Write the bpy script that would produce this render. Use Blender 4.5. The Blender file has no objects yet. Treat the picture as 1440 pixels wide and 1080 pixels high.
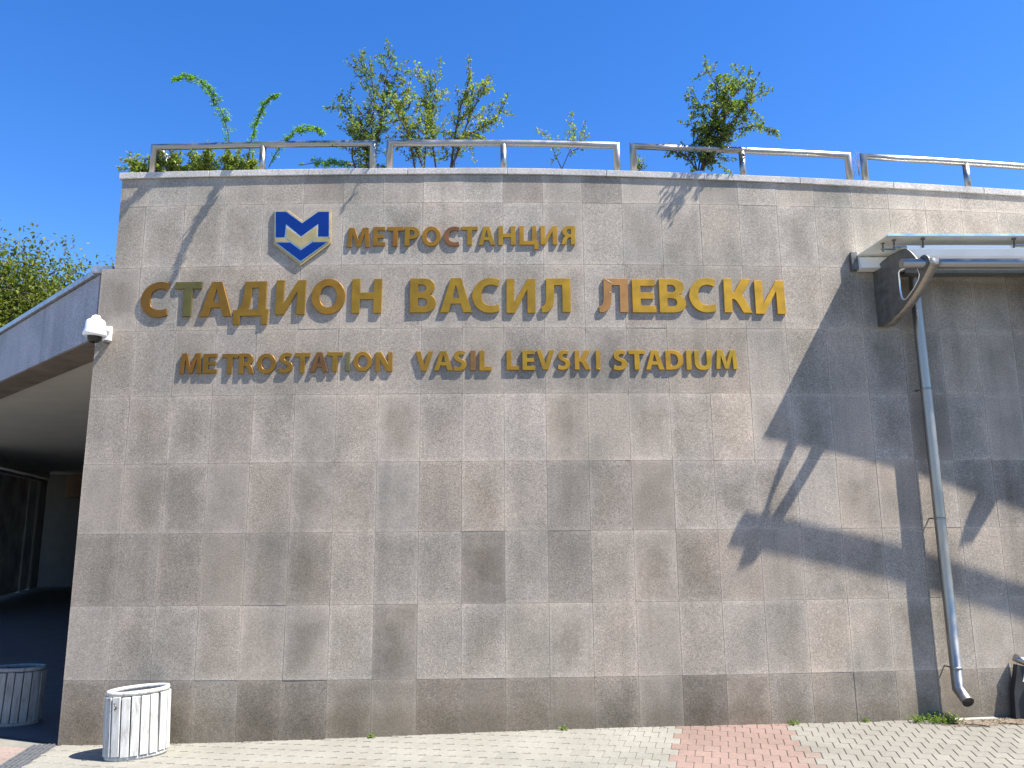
import bpy, bmesh, math, random
from mathutils import Vector, Matrix, geometry
random.seed(7)
C = bpy.data.collections.new("scene"); bpy.context.scene.collection.children.link(C)
SC = bpy.context.scene

# ---------------------------------------------------------------- camera, sky, sun, exposure
EZ = 1.67
cam_d = bpy.data.cameras.new("camera"); cam = bpy.data.objects.new("camera", cam_d); C.objects.link(cam)
cam_d.sensor_width = 36.0; cam_d.lens = 27.0; cam_d.clip_start = 0.05; cam_d.clip_end = 3000
rt = Vector((0.999766, -0.020189, -0.007717)); up = Vector((0.003908, -0.182299, 0.983235)); fw = Vector((0.021257, 0.983036, 0.182178))
m = Matrix((rt, up, -fw)).transposed().to_4x4(); m.translation = (0, 0, EZ)
cam.matrix_world = m
SC.camera = cam
SUN = Vector((2.6, -1.04, 4.2)).normalized()
w = bpy.data.worlds.new("World"); SC.world = w; w.use_nodes = True
wn = w.node_tree; bg = wn.nodes["Background"]
sky = wn.nodes.new("ShaderNodeTexSky"); sky.sky_type = 'NISHITA'; sky.sun_disc = False
sky.sun_elevation = math.asin(SUN.z); sky.sun_rotation = math.atan2(SUN.x, SUN.y)
sky.altitude = 600; sky.air_density = 1.0; sky.dust_density = 0.3; sky.ozone_density = 2.0
hs = wn.nodes.new("ShaderNodeHueSaturation"); hs.inputs["Hue"].default_value = 0.512; hs.inputs["Saturation"].default_value = 1.36; hs.inputs["Value"].default_value = 1.22
wn.links.new(sky.outputs[0], hs.inputs["Color"]); wn.links.new(hs.outputs[0], bg.inputs["Color"])
bg.inputs["Strength"].default_value = 0.085
sd = bpy.data.lights.new("sun", 'SUN'); sd.energy = 5.0; sd.angle = math.radians(0.53); sd.color = (1.0, 0.94, 0.85)
so = bpy.data.objects.new("sun", sd); C.objects.link(so); so.rotation_euler = SUN.to_track_quat('Z', 'Y').to_euler(); so.location = (6, -4, 12)
SC.view_settings.view_transform = 'Standard'; SC.view_settings.look = 'None'
SC.view_settings.gamma = 1; SC.view_settings.use_curve_mapping = False
SC.view_settings.exposure = 1.38

# ---------------------------------------------------------------- helpers
KC = 0.0191065; WD = 6.71496; TW = 0.36999; S0 = -0.29622; TH = 0.6; H0 = -1.83945 + EZ
RC = 1 / KC
def W(S, off=0.0, z=0.0):
    """point on the gently curved wall: arc length S, distance off in front of the face, height z"""
    a = S * KC; r = RC + off
    return Vector((math.sin(a) * r, WD + RC - math.cos(a) * r, z))
def frame(S, off=0.0, z=0.0):
    """x = along the wall, y = out of the wall (towards the viewer), z = up"""
    a = S * KC
    t = Vector((math.cos(a), math.sin(a), 0)); n = Vector((math.sin(a), -math.cos(a), 0))
    M = Matrix((t, -n, Vector((0, 0, 1)))).transposed().to_4x4(); M.translation = W(S, off, z)
    return M          # local -Y points out of the wall
def ground_z(x):
    t = min(1, max(0, (x + 3.8) / 5.2)); t = t * t * (3 - 2 * t)
    return -0.075 + 0.108 * t
def mesh_of(bm, name):
    me = bpy.data.meshes.new(name); bm.to_mesh(me); bm.free(); return me
def link(name, me, mat=None, parent=None, mw=None):
    o = bpy.data.objects.new(name, me)
    if mat is not None and me is not None and not me.materials: me.materials.append(mat)
    C.objects.link(o)
    if parent is not None: o.parent = parent
    if mw is not None: o.matrix_basis = mw
    return o
def thing(name, label, cat, group=None, mw=None):
    o = bpy.data.objects.new(name, None); o.empty_display_size = 0.1; C.objects.link(o)
    if mw is not None: o.matrix_basis = mw
    return tag(o, label, cat, group)
def tag(o, label=None, cat=None, group=None, kind=None):
    if label: o["label"] = label
    if cat: o["category"] = cat
    if group: o["group"] = group
    if kind: o["kind"] = kind
    return o
def copy_tree(o, parent=None):
    c = o.copy(); C.objects.link(c)
    if parent is not None: c.parent = parent
    for ch in list(o.children): copy_tree(ch, c)
    return c
def smooth(me, on=True):
    for p in me.polygons: p.use_smooth = on
    return me
def add_box(bm, x0, x1, y0, y1, z0, z1, M=None):
    vs = [Vector((x, y, z)) for x in (x0, x1) for y in (y0, y1) for z in (z0, z1)]
    if M is not None: vs = [M @ v for v in vs]
    v = [bm.verts.new(p) for p in vs]
    for f in ((0, 1, 3, 2), (4, 6, 7, 5), (0, 4, 5, 1), (2, 3, 7, 6), (0, 2, 6, 4), (1, 5, 7, 3)): bm.faces.new([v[i] for i in f])
    return v
def box_mesh(name, x0, x1, y0, y1, z0, z1, bev=0.0, seg=1, M=None):
    bm = bmesh.new(); add_box(bm, x0, x1, y0, y1, z0, z1, M)
    bmesh.ops.recalc_face_normals(bm, faces=bm.faces)
    if bev: bmesh.ops.bevel(bm, geom=bm.edges[:], offset=bev, segments=seg, affect='EDGES')
    return mesh_of(bm, name)
def add_tube(bm, pts, r, n=14, cap=True):
    """tube with mitred corners; r a number or one radius per point"""
    pts = [Vector(p) for p in pts]; k = len(pts)
    rs = r if isinstance(r, (list, tuple)) else [r] * k
    d = [(pts[i + 1] - pts[i]).normalized() for i in range(k - 1)]
    u = d[0].orthogonal().normalized(); rings = []
    for i in range(k):
        a = d[max(0, i - 1)]; b = d[min(i, k - 2)]
        u = (u - a * u.dot(a)).normalized(); v = a.cross(u)
        nrm = (a + b).normalized() if (a + b).length > 1e-6 else a
        ring = []
        for j in range(n):
            t = 2 * math.pi * j / n
            p = (u * math.cos(t) + v * math.sin(t)) * rs[i]
            p = p - a * (p.dot(nrm) / max(0.2, a.dot(nrm)))
            ring.append(bm.verts.new(pts[i] + p))
        rings.append(ring)
        u = (u - b * u.dot(b)).normalized() if i else u
    for i in range(k - 1):
        for j in range(n):
            f = bm.faces.new((rings[i][j], rings[i][(j + 1) % n], rings[i + 1][(j + 1) % n], rings[i + 1][j])); f.smooth = True
    if cap:
        bm.faces.new(rings[0][::-1]); bm.faces.new(rings[-1])
    return rings
def tube_mesh(name, pts, r, n=14, cap=True):
    bm = bmesh.new(); add_tube(bm, pts, r, n, cap); bmesh.ops.recalc_face_normals(bm, faces=bm.faces)
    return mesh_of(bm, name)
def add_prism(bm, outline, y0, y1, M=None, holes=()):
    """outline in x,z extruded from y0 to y1, with holes"""
    loops = [list(outline)] + [list(h) for h in holes]
    tri = geometry.tessellate_polygon([[Vector((x, z, 0)) for x, z in l] for l in loops])
    flat = [p for l in loops for p in l]
    A = []; B = []
    for x, z in flat:
        a = Vector((x, y0, z)); b = Vector((x, y1, z))
        if M is not None: a = M @ a; b = M @ b
        A.append(bm.verts.new(a)); B.append(bm.verts.new(b))
    for t in tri:
        try: bm.faces.new([A[i] for i in t]); bm.faces.new([B[i] for i in reversed(t)])
        except ValueError: pass
    k = 0
    for l in loops:
        n = len(l)
        for i in range(n): bm.faces.new((A[k + i], A[k + (i + 1) % n], B[k + (i + 1) % n], B[k + i]))
        k += n
def prism_mesh(name, outline, y0, y1, holes=(), M=None, bev=0):
    bm = bmesh.new(); add_prism(bm, outline, y0, y1, M, holes); bmesh.ops.recalc_face_normals(bm, faces=bm.faces)
    if bev:
        es = [e for e in bm.edges if len(e.link_faces) == 2 and e.calc_face_angle(0) > 0.6]
        bmesh.ops.bevel(bm, geom=es, offset=bev, segments=1, affect='EDGES')
    return mesh_of(bm, name)
def add_lathe(bm, prof, n=28, M=None, sx=1, sy=1, hollow=False):
    rings = []
    for r, z in prof:
        ring = []
        for j in range(n):
            t = 2 * math.pi * j / n; p = Vector((r * math.cos(t) * sx, r * math.sin(t) * sy, z))
            ring.append(bm.verts.new(M @ p if M is not None else p))
        rings.append(ring)
    for i in range(len(rings) - 1):
        for j in range(n):
            f = bm.faces.new((rings[i][j], rings[i][(j + 1) % n], rings[i + 1][(j + 1) % n], rings[i + 1][j])); f.smooth = True
    if hollow:
        a, b = rings[-1], rings[0]
        for j in range(n): bm.faces.new((a[j], a[(j + 1) % n], b[(j + 1) % n], b[j]))
    else: bm.faces.new(rings[0][::-1]); bm.faces.new(rings[-1])
def lathe_mesh(name, prof, n=28, M=None, sx=1, sy=1, hollow=False):
    bm = bmesh.new(); add_lathe(bm, prof, n, M, sx, sy, hollow); bmesh.ops.recalc_face_normals(bm, faces=bm.faces); return mesh_of(bm, name)

# ---------------------------------------------------------------- materials
def new_mat(name):
    M = bpy.data.materials.new(name); M.use_nodes = True
    nt = M.node_tree; b = nt.nodes["Principled BSDF"]
    return M, nt, b
def N(nt, typ, **kw):
    n = nt.nodes.new(typ)
    for k, v in kw.items():
        if k in n.inputs: n.inputs[k].default_value = v
        else: setattr(n, k, v)
    return n
def ramp(nt, src, stops):
    r = nt.nodes.new("ShaderNodeValToRGB"); e = r.color_ramp.elements
    while len(e) < len(stops): e.new(0.5)
    for i, (p, c) in enumerate(stops):
        e[i].position = p; e[i].color = (c[0], c[1], c[2], 1) if isinstance(c, (tuple, list)) else (c, c, c, 1)
    nt.links.new(src, r.inputs[0]); return r
def mixc(nt, a, b, fac=1.0, mode='MULTIPLY'):
    x = nt.nodes.new("ShaderNodeMix"); x.data_type = 'RGBA'; x.blend_type = mode
    for s, v in ((0, fac), (6, a), (7, b)):
        if hasattr(v, 'links') or isinstance(v, bpy.types.NodeSocket): nt.links.new(v, x.inputs[s])
        else: x.inputs[s].default_value = v if s == 0 else (v[0], v[1], v[2], 1)
    return x.outputs[2]
def math_n(nt, op, a, b=None, clamp=False):
    x = nt.nodes.new("ShaderNodeMath"); x.operation = op; x.use_clamp = clamp
    for s, v in ((0, a), (1, b)):
        if v is None: continue
        if isinstance(v, bpy.types.NodeSocket): nt.links.new(v, x.inputs[s])
        else: x.inputs[s].default_value = v
    return x.outputs[0]
def bump(nt, b, h, dist=0.002, strength=0.5):
    n = nt.nodes.new("ShaderNodeBump"); n.inputs["Distance"].default_value = dist; n.inputs["Strength"].default_value = strength
    nt.links.new(h, n.inputs["Height"]); nt.links.new(n.outputs[0], b.inputs["Normal"])
def coords(nt, rnd=True):
    """object coordinates shifted by a per-object random amount"""
    tc = nt.nodes.new("ShaderNodeTexCoord")
    if not rnd: return tc.outputs["Object"]
    oi = nt.nodes.new("ShaderNodeObjectInfo"); mu = math_n(nt, 'MULTIPLY', oi.outputs["Random"], 37.0)
    va = nt.nodes.new("ShaderNodeVectorMath"); va.operation = 'ADD'
    nt.links.new(tc.outputs["Object"], va.inputs[0]); nt.links.new(mu, va.inputs[1]); return va.outputs[0]

def granite(name="bush_hammered_granite", use_obj=True, base=(0.328, 0.290, 0.243)):
    M, nt, b = new_mat(name); b.inputs["Roughness"].default_value = 0.85; b.inputs["Specular IOR Level"].default_value = 0.25
    v = coords(nt)
    tc = nt.nodes.new("ShaderNodeTexCoord"); geo = nt.nodes.new("ShaderNodeNewGeometry")
    n1 = N(nt, "ShaderNodeTexNoise", Scale=165.0, Detail=3.0, Roughness=0.85); nt.links.new(v, n1.inputs["Vector"])
    sp = ramp(nt, n1.outputs["Fac"], [(0.32, 0.28), (0.44, 0.82), (0.56, 1.08), (0.68, 1.85)])
    n2 = N(nt, "ShaderNodeTexNoise", Scale=60.0, Detail=2.0, Roughness=0.6); nt.links.new(v, n2.inputs["Vector"])
    sp2 = ramp(nt, n2.outputs["Fac"], [(0.3, 0.84), (0.7, 1.16)])
    # weather stains: continuous over the wall
    n3 = N(nt, "ShaderNodeTexNoise", Scale=1.6, Detail=5.0, Roughness=0.6); nt.links.new(geo.outputs["Position"], n3.inputs["Vector"])
    st = ramp(nt, n3.outputs["Fac"], [(0.30, (0.76, 0.79, 0.79)), (0.5, (1, 1, 1)), (0.70, (1.16, 1.13, 1.11))])
    mp = nt.nodes.new("ShaderNodeMapping"); mp.inputs["Scale"].default_value = (7.0, 7.0, 0.45); nt.links.new(geo.outputs["Position"], mp.inputs[0])
    n5 = N(nt, "ShaderNodeTexNoise", Scale=1.0, Detail=4.0, Roughness=0.55); nt.links.new(mp.outputs[0], n5.inputs["Vector"])
    runs = ramp(nt, n5.outputs["Fac"], [(0.32, (0.88, 0.88, 0.87)), (0.5, (1, 1, 1)), (0.72, (1.05, 1.045, 1.03))])
    sz = nt.nodes.new("ShaderNodeSeparateXYZ"); nt.links.new(geo.outputs["Position"], sz.inputs[0])
    gr = ramp(nt, math_n(nt, 'ADD', sz.outputs[2], math_n(nt, 'MULTIPLY', n5.outputs["Fac"], -0.25)), [(-0.0, (0.80, 0.79, 0.75)), (0.12, (1, 1, 1))])
    col = mixc(nt, sp.outputs[0], sp2.outputs[0]); col = mixc(nt, col, st.outputs[0]); col = mixc(nt, mixc(nt, col, runs.outputs[0]), gr.outputs[0])
    if use_obj:
        oi = nt.nodes.new("ShaderNodeObjectInfo")
        # damp patch in the middle of a slab, pale along its edges
        sx = nt.nodes.new("ShaderNodeSeparateXYZ"); nt.links.new(tc.outputs["Object"], sx.inputs[0])
        ax = math_n(nt, 'DIVIDE', math_n(nt, 'ABSOLUTE', sx.outputs[0]), 0.185)
        az = math_n(nt, 'DIVIDE', math_n(nt, 'ABSOLUTE', math_n(nt, 'SUBTRACT', sx.outputs[2], 0.3)), 0.30)
        mx = math_n(nt, 'MAXIMUM', ax, az)
        n4 = N(nt, "ShaderNodeTexNoise", Scale=5.0, Detail=3.0); nt.links.new(v, n4.inputs["Vector"])
        mm = math_n(nt, 'ADD', mx, math_n(nt, 'MULTIPLY', math_n(nt, 'SUBTRACT', n4.outputs["Fac"], 0.5), 1.7))
        ms = ramp(nt, mm, [(0.25, 0.0), (0.95, 1.0)])
        amt = ramp(nt, oi.outputs["Random"], [(0.0, (0.97, 0.97, 0.97)), (0.5, (0.87, 0.87, 0.85)), (1.0, (0.75, 0.74, 0.715))])
        patch = mixc(nt, amt.outputs[0], (1.0, 1.0, 1.0), ms.outputs[0], 'MIX')
        col = mixc(nt, col, patch)
        # pale lime bloom on the outermost rim
        rim = ramp(nt, mx, [(0.86, 0.0), (0.985, 1.0)])
        col = mixc(nt, col, (1.30, 1.28, 1.25), math_n(nt, 'MULTIPLY', rim.outputs[0], n4.outputs["Fac"]))
        col = mixc(nt, col, oi.outputs["Color"])
    col = mixc(nt, col, base)
    nt.links.new(col, b.inputs["Base Color"])
    bump(nt, b, n1.outputs["Fac"], 0.0016, 0.5)
    return M
def metal(name, col, rough, streak=0.12, scale=(3, 3, 60), metallic=1.0):
    M, nt, b = new_mat(name); b.inputs["Metallic"].default_value = metallic
    tc = nt.nodes.new("ShaderNodeTexCoord"); mp = nt.nodes.new("ShaderNodeMapping"); mp.inputs["Scale"].default_value = scale
    nt.links.new(tc.outputs["Object"], mp.inputs[0])
    n = N(nt, "ShaderNodeTexNoise", Scale=4.0, Detail=4.0); nt.links.new(mp.outputs[0], n.inputs["Vector"])
    r = ramp(nt, n.outputs["Fac"], [(0.3, tuple(c * (1 - streak) for c in col)), (0.7, tuple(min(1, c * (1 + streak)) for c in col))])
    nt.links.new(r.outputs[0], b.inputs["Base Color"])
    rr = ramp(nt, n.outputs["Fac"], [(0.3, rough * 0.8), (0.7, rough * 1.3)]); nt.links.new(rr.outputs[0], b.inputs["Roughness"])
    return M
def paint(name, col, rough=0.6, var=0.15, scale=12, bd=0.0, objcol=False, metallic=0.0):
    M, nt, b = new_mat(name); b.inputs["Roughness"].default_value = rough; b.inputs["Metallic"].default_value = metallic
    v = coords(nt); n = N(nt, "ShaderNodeTexNoise", Scale=scale, Detail=6.0, Roughness=0.65); nt.links.new(v, n.inputs["Vector"])
    r = ramp(nt, n.outputs["Fac"], [(0.28, tuple(c * (1 - var) for c in col)), (0.72, tuple(min(1, c * (1 + var)) for c in col))])
    out = r.outputs[0]
    if objcol:
        oi = nt.nodes.new("ShaderNodeObjectInfo"); out = mixc(nt, out, oi.outputs["Color"])
    nt.links.new(out, b.inputs["Base Color"])
    if bd: bump(nt, b, n.outputs["Fac"], bd, 0.6)
    return M
def leaf_mat(name, c0, c1, trans=0.35):
    M, nt, b = new_mat(name); nt.nodes.remove(b)
    out = [n for n in nt.nodes if n.type == 'OUTPUT_MATERIAL'][0]
    geo = nt.nodes.new("ShaderNodeNewGeometry")
    r = ramp(nt, geo.outputs["Random Per Island"], [(0.0, c0), (0.55, tuple((a + b_) / 2 for a, b_ in zip(c0, c1))), (1.0, c1)])
    d = nt.nodes.new("ShaderNodeBsdfPrincipled"); d.inputs["Roughness"].default_value = 0.6; d.inputs["Specular IOR Level"].default_value = 0.25
    nt.links.new(r.outputs[0], d.inputs["Base Color"])
    t = nt.nodes.new("ShaderNodeBsdfTranslucent"); tcol = mixc(nt, r.outputs[0], (1.5, 1.6, 0.5)); nt.links.new(tcol, t.inputs[0])
    mx = nt.nodes.new("ShaderNodeMixShader"); mx.inputs[0].default_value = trans
    nt.links.new(d.outputs[0], mx.inputs[1]); nt.links.new(t.outputs[0], mx.inputs[2]); nt.links.new(mx.outputs[0], out.inputs[0])
    return M
GR = granite()
GRP = granite("coping_granite", False, (0.46, 0.44, 0.42))
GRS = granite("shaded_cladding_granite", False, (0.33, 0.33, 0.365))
MORTAR = paint("pale_mortar", (0.50, 0.465, 0.415), 0.9, 0.35, 9)
STEEL = metal("brushed_stainless", (0.33, 0.325, 0.31), 0.40, 0.06, (2, 2, 2))
PIPE = metal("dull_pipe_steel", (0.34, 0.325, 0.30), 0.42, 0.10, (2, 2, 2))
STEELB = metal("bright_sheet_steel", (0.90, 0.90, 0.88), 0.28, 0.03, (2, 2, 2))
STEELD = metal("dark_weathered_shaded_steel", (0.15, 0.147, 0.135), 0.5, 0.25, (4, 4, 4), 0.6)
BRONZE = metal("dull_steel_flange", (0.40, 0.36, 0.31), 0.45, 0.2)
PLATE = metal("canopy_sheet", (0.92, 0.92, 0.85), 0.35, 0.04, (3, 3, 3), 0.25)
BEAMW = metal("white_brushed_beam", (0.97, 0.97, 0.96), 0.38, 0.02, (1, 1, 1), 0.35)
FLASH = metal("zinc_flashing", (0.42, 0.42, 0.42), 0.45, 0.25, (4, 4, 4))
SOFFIT = paint("soffit_plaster", (0.62, 0.59, 0.51), 0.9, 0.08, 2)
SHADEFL = paint("shade_darkened_floor", (0.075, 0.073, 0.072), 0.6, 0.3, 5)
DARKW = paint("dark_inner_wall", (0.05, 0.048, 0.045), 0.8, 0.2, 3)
WHITEP = paint("white_enamel", (0.80, 0.80, 0.80), 0.3, 0.03, 3)
BLACKG = paint("smoked_dome", (0.012, 0.012, 0.012), 0.08, 0.1, 3)
SOIL = paint("planter_soil", (0.075, 0.055, 0.04), 0.95, 0.4, 30, 0.01)
BLUE = paint("blue_enamel", (0.0010, 0.026, 0.17), 0.5, 0.04, 5)
BLUE.node_tree.nodes["Principled BSDF"].inputs["Specular IOR Level"].default_value = 0.15
PALEG = metal("pale_gold_metal", (0.44, 0.335, 0.145), 0.42, 0.06, (3, 3, 3), 0.5)
CHROME = metal("polished_edge", (0.60, 0.57, 0.48), 0.3, 0.04, (3, 3, 3), 0.8)
BARK = paint("bark", (0.085, 0.06, 0.045), 0.9, 0.4, 40, 0.004)
STEMG = paint("green_stem", (0.10, 0.14, 0.04), 0.7, 0.3, 30)
LEAF = leaf_mat("rose_leaf", (0.07, 0.12, 0.02), (0.36, 0.40, 0.10))
LEAFD = leaf_mat("dark_rose_leaf", (0.035, 0.075, 0.018), (0.26, 0.32, 0.09))
LEAFB = leaf_mat("bright_frond_leaf", (0.08, 0.19, 0.015), (0.22, 0.40, 0.045))
LEAFT = leaf_mat("tree_leaf", (0.018, 0.045, 0.010), (0.17, 0.19, 0.025), 0.3)
PETAL = paint("cream_petal", (0.75, 0.70, 0.42), 0.6, 0.1, 30)
HIP = paint("dark_rose_hip", (0.05, 0.04, 0.03), 0.5, 0.3, 30)
WEED = leaf_mat("weed_leaf", (0.05, 0.11, 0.012), (0.22, 0.30, 0.05))
GRASSDRY = paint("dry_grass", (0.35, 0.29, 0.16), 0.8, 0.3, 30)
def gold_mat():
    M, nt, b = new_mat("aged_gold_letter"); b.inputs["Metallic"].default_value = 0.5
    v = coords(nt); n = N(nt, "ShaderNodeTexNoise", Scale=9.0, Detail=5.0); nt.links.new(v, n.inputs["Vector"])
    oi = nt.nodes.new("ShaderNodeObjectInfo")
    r = ramp(nt, n.outputs["Fac"], [(0.3, (0.86, 0.84, 0.82)), (0.7, (1.12, 1.12, 1.10))])
    nt.links.new(mixc(nt, r.outputs[0], oi.outputs["Color"]), b.inputs["Base Color"])
    rr = ramp(nt, n.outputs["Fac"], [(0.3, 0.38), (0.7, 0.48)]); nt.links.new(rr.outputs[0], b.inputs["Roughness"])
    return M
GOLD = gold_mat()
def glass_mat():
    M, nt, b = new_mat("reflection_toned_glass"); b.inputs["Roughness"].default_value = 0.18
    b.inputs["Specular IOR Level"].default_value = 1.0
    v = coords(nt); n = N(nt, "ShaderNodeTexNoise", Scale=1.5, Detail=5.0); nt.links.new(v, n.inputs["Vector"])
    r = ramp(nt, n.outputs["Fac"], [(0.35, (0.38, 0.39, 0.41)), (0.7, (0.75, 0.75, 0.75))]); nt.links.new(r.outputs[0], b.inputs["Base Color"])  # pale mottled base stands in for reflections of the lit outside
    return M
GLASS = glass_mat()
def paver_mat():
    M, nt, b = new_mat("concrete_paver"); b.inputs["Roughness"].default_value = 0.9
    geo = nt.nodes.new("ShaderNodeNewGeometry"); oi = nt.nodes.new("ShaderNodeObjectInfo")
    n = N(nt, "ShaderNodeTexNoise", Scale=45.0, Detail=5.0, Roughness=0.7); nt.links.new(geo.outputs["Position"], n.inputs["Vector"])
    r = ramp(nt, n.outputs["Fac"], [(0.3, 0.84), (0.7, 1.12)])
    n2 = N(nt, "ShaderNodeTexNoise", Scale=2.2, Detail=4.0); nt.links.new(geo.outputs["Position"], n2.inputs["Vector"])
    r2 = ramp(nt, n2.outputs["Fac"], [(0.3, (0.88, 0.87, 0.85)), (0.65, (1.06, 1.06, 1.05))])
    c = mixc(nt, mixc(nt, r.outputs[0], r2.outputs[0]), oi.outputs["Color"])
    nt.links.new(c, b.inputs["Base Color"]); bump(nt, b, n.outputs["Fac"], 0.0015, 0.5)
    return M
PAVER = paver_mat()
def ground_mat():
    M, nt, b = new_mat("paving_bed"); b.inputs["Roughness"].default_value = 0.95
    geo = nt.nodes.new("ShaderNodeNewGeometry"); sx = nt.nodes.new("ShaderNodeSeparateXYZ"); nt.links.new(geo.outputs["Position"], sx.inputs[0])
    n = N(nt, "ShaderNodeTexNoise", Scale=3.0, Detail=8.0, Roughness=0.7); nt.links.new(geo.outputs["Position"], n.inputs["Vector"])
    r = ramp(nt, n.outputs["Fac"], [(0.35, (0.16, 0.152, 0.127)), (0.65, (0.21, 0.202, 0.172))])
    # the joints on the right are open and dark, those on the left are filled with pale sand
    t = math_n(nt, 'MULTIPLY', math_n(nt, 'SUBTRACT', sx.outputs[0], 0.0), 0.45, True)
    dk = mixc(nt, r.outputs[0], (0.42, 0.40, 0.38), 1.0); c = mixc(nt, r.outputs[0], dk, t, 'MIX')
    nt.links.new(c, b.inputs["Base Color"]); bump(nt, b, n.outputs["Fac"], 0.004, 0.4)
    return M
BED = ground_mat()
def slat_mat():
    M, nt, b = new_mat("weathered_white_paint"); b.inputs["Roughness"].default_value = 0.7
    tc = nt.nodes.new("ShaderNodeTexCoord"); oi = nt.nodes.new("ShaderNodeObjectInfo")
    va = nt.nodes.new("ShaderNodeVectorMath"); va.operation = 'ADD'; nt.links.new(tc.outputs["Object"], va.inputs[0]); nt.links.new(math_n(nt, 'MULTIPLY', oi.outputs["Random"], 31.0), va.inputs[1])
    mp = nt.nodes.new("ShaderNodeMapping"); mp.inputs["Scale"].default_value = (1, 1, 0.18); nt.links.new(va.outputs[0], mp.inputs[0])
    n = N(nt, "ShaderNodeTexNoise", Scale=38.0, Detail=7.0, Roughness=0.7); nt.links.new(mp.outputs[0], n.inputs["Vector"])
    r = ramp(nt, n.outputs["Fac"], [(0.27, (0.14, 0.13, 0.115)), (0.37, (0.32, 0.31, 0.285)), (0.47, (0.43, 0.425, 0.395)), (0.66, (0.56, 0.55, 0.515))])
    nt.links.new(mixc(nt, r.outputs[0], oi.outputs["Color"]), b.inputs["Base Color"]); bump(nt, b, n.outputs["Fac"], 0.002, 0.5)
    return M
SLAT = slat_mat()
# ---------------------------------------------------------------- ground
XW = [-400, -60, -20, -9, -6, -5] + [-4.6 + 0.2 * i for i in range(36)] + [3.2, 5, 9, 20, 60, 400]
bm = bmesh.new(); cols = []
for x in XW: cols.append([bm.verts.new((x, y, ground_z(x) - 0.005)) for y in (-400, -20, 3, 7.4, 60, 900)])
for a, b_ in zip(cols, cols[1:]):
    for j in range(5): bm.faces.new((a[j], b_[j], b_[j + 1], a[j + 1]))
o = link("ground", mesh_of(bm, "ground"), BED); tag(o, kind="structure", label="pale sandy paving bed")
# pavers: interlocking blocks laid in rows along the wall
PW, PD = 0.118, 0.150
def paver_bm(bm, M=None, flip=1, w=PW, d=PD):
    g = 0.0026; k = 0.014 * flip; a = w / 2 - g; e = d / 2 - g
    out = [(-a, -e), (0 - 0.012, -e + k), (0.012, -e - k * 0.2), (a, -e + k * 0.9), (a, e + k * 0.9), (0.012, e - k * 0.2), (-0.012, e + k), (-a, e)]
    T = []; Mi = []; B = []
    for x, y in out:
        p0 = Vector((x * 0.955, y * 0.955, 0.0)); p1 = Vector((x, y, -0.003)); p2 = Vector((x, y, -0.03))
        if M is not None: p0, p1, p2 = M @ p0, M @ p1, M @ p2
        T.append(bm.verts.new(p0)); Mi.append(bm.verts.new(p1)); B.append(bm.verts.new(p2))
    bm.faces.new(T); n = len(out)
    for i in range(n):
        j = (i + 1) % n
        bm.faces.new((Mi[i], Mi[j], T[j], T[i])); bm.faces.new((B[i], B[j], Mi[j], Mi[i]))
pave = thing("pavement", None, None); tag(pave, kind="structure", label="block paving along the foot of the wall")
bm = bmesh.new(); paver_bm(bm); bmesh.ops.recalc_face_normals(bm, faces=bm.faces); PM = mesh_of(bm, "paver")
def pcol(p, row):
    v = random.uniform(0.93, 1.06); x = shear_x(p)
    if p.x < -3.75: c = (0.52, 0.40, 0.35)
    elif x < -0.6: c = (0.50, 0.475, 0.40)
    elif x < 1.50: c = (0.50, 0.485, 0.42)
    elif x < 2.47: c = (0.52, 0.325, 0.25) if row < 3 else (0.50, 0.345, 0.29)
    elif x < 2.60: c = (0.47, 0.37, 0.31)
    else: c = (0.46, 0.435, 0.375)
    v *= 0.43
    return (c[0] * v, c[1] * v, c[2] * v, 1)
cand = []
GA = math.radians(-16); GX = Vector((math.cos(GA), math.sin(GA), 0)); GY = Vector((-math.sin(GA), math.cos(GA), 0)); G0 = Vector((2.60, 6.80, 0))
def shear_x(p): return p.x - 0.287 * (p.y - 6.80)
for row in range(-18, 32):
    for i in range(-75, 45):
        p = G0 + GX * ((i + 0.5 + (row % 2) * 0.5) * PW) - GY * ((row + 0.5) * PD)
        S = math.atan2(p.x, WD + RC - p.y) / KC; off = math.hypot(p.x, WD + RC - p.y) - RC
        if off < -0.05 or off > 3.4 or S > 6.2 or S < -7.5: continue
        if off < 0 and S < -3.7: continue
        if 3.70 < S < 4.60 and off < 0.24: continue
        if S <= -3.63 and off < -0.04: continue
        q_ = (p.x + 3.735) - (6.86 - p.y) * 0.1415
        if abs(q_) < 0.125 and off < 1.65: continue
        cand.append((off, S, row, p))
inside = lambda c: c[0] < 1.25 and -3.95 - c[0] * 0.1 < c[1] < 4.75
seen = [c for c in cand if inside(c)]
seen.sort(key=lambda c: -c[0])
rest = [c for c in cand if not inside(c)] + seen[300:]
def pmat(S, off, p, jit=1.0):
    return Matrix.Translation((p.x, p.y, ground_z(p.x))) @ Matrix.Rotation(GA, 4, 'Z') @ Matrix.Rotation(random.gauss(0, 0.006) * jit, 4, 'X') @ Matrix.Rotation(random.gauss(0, 0.006) * jit, 4, 'Y')
for off, S, row, p in seen[:300]:
    o = link("paver", PM, PAVER, pave, pmat(S, off, p)); o.color = pcol(p, row)
groups = {}
for off, S, row, p in rest:
    c = pcol(p, row); xs_ = shear_x(p); key = 'red' if (1.50 <= xs_ < 2.47) else ('pink' if p.x < -3.75 else ('left' if xs_ < 1.50 else 'right'))
    groups.setdefault(key, []).append((off, S, row, p, c))
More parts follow.
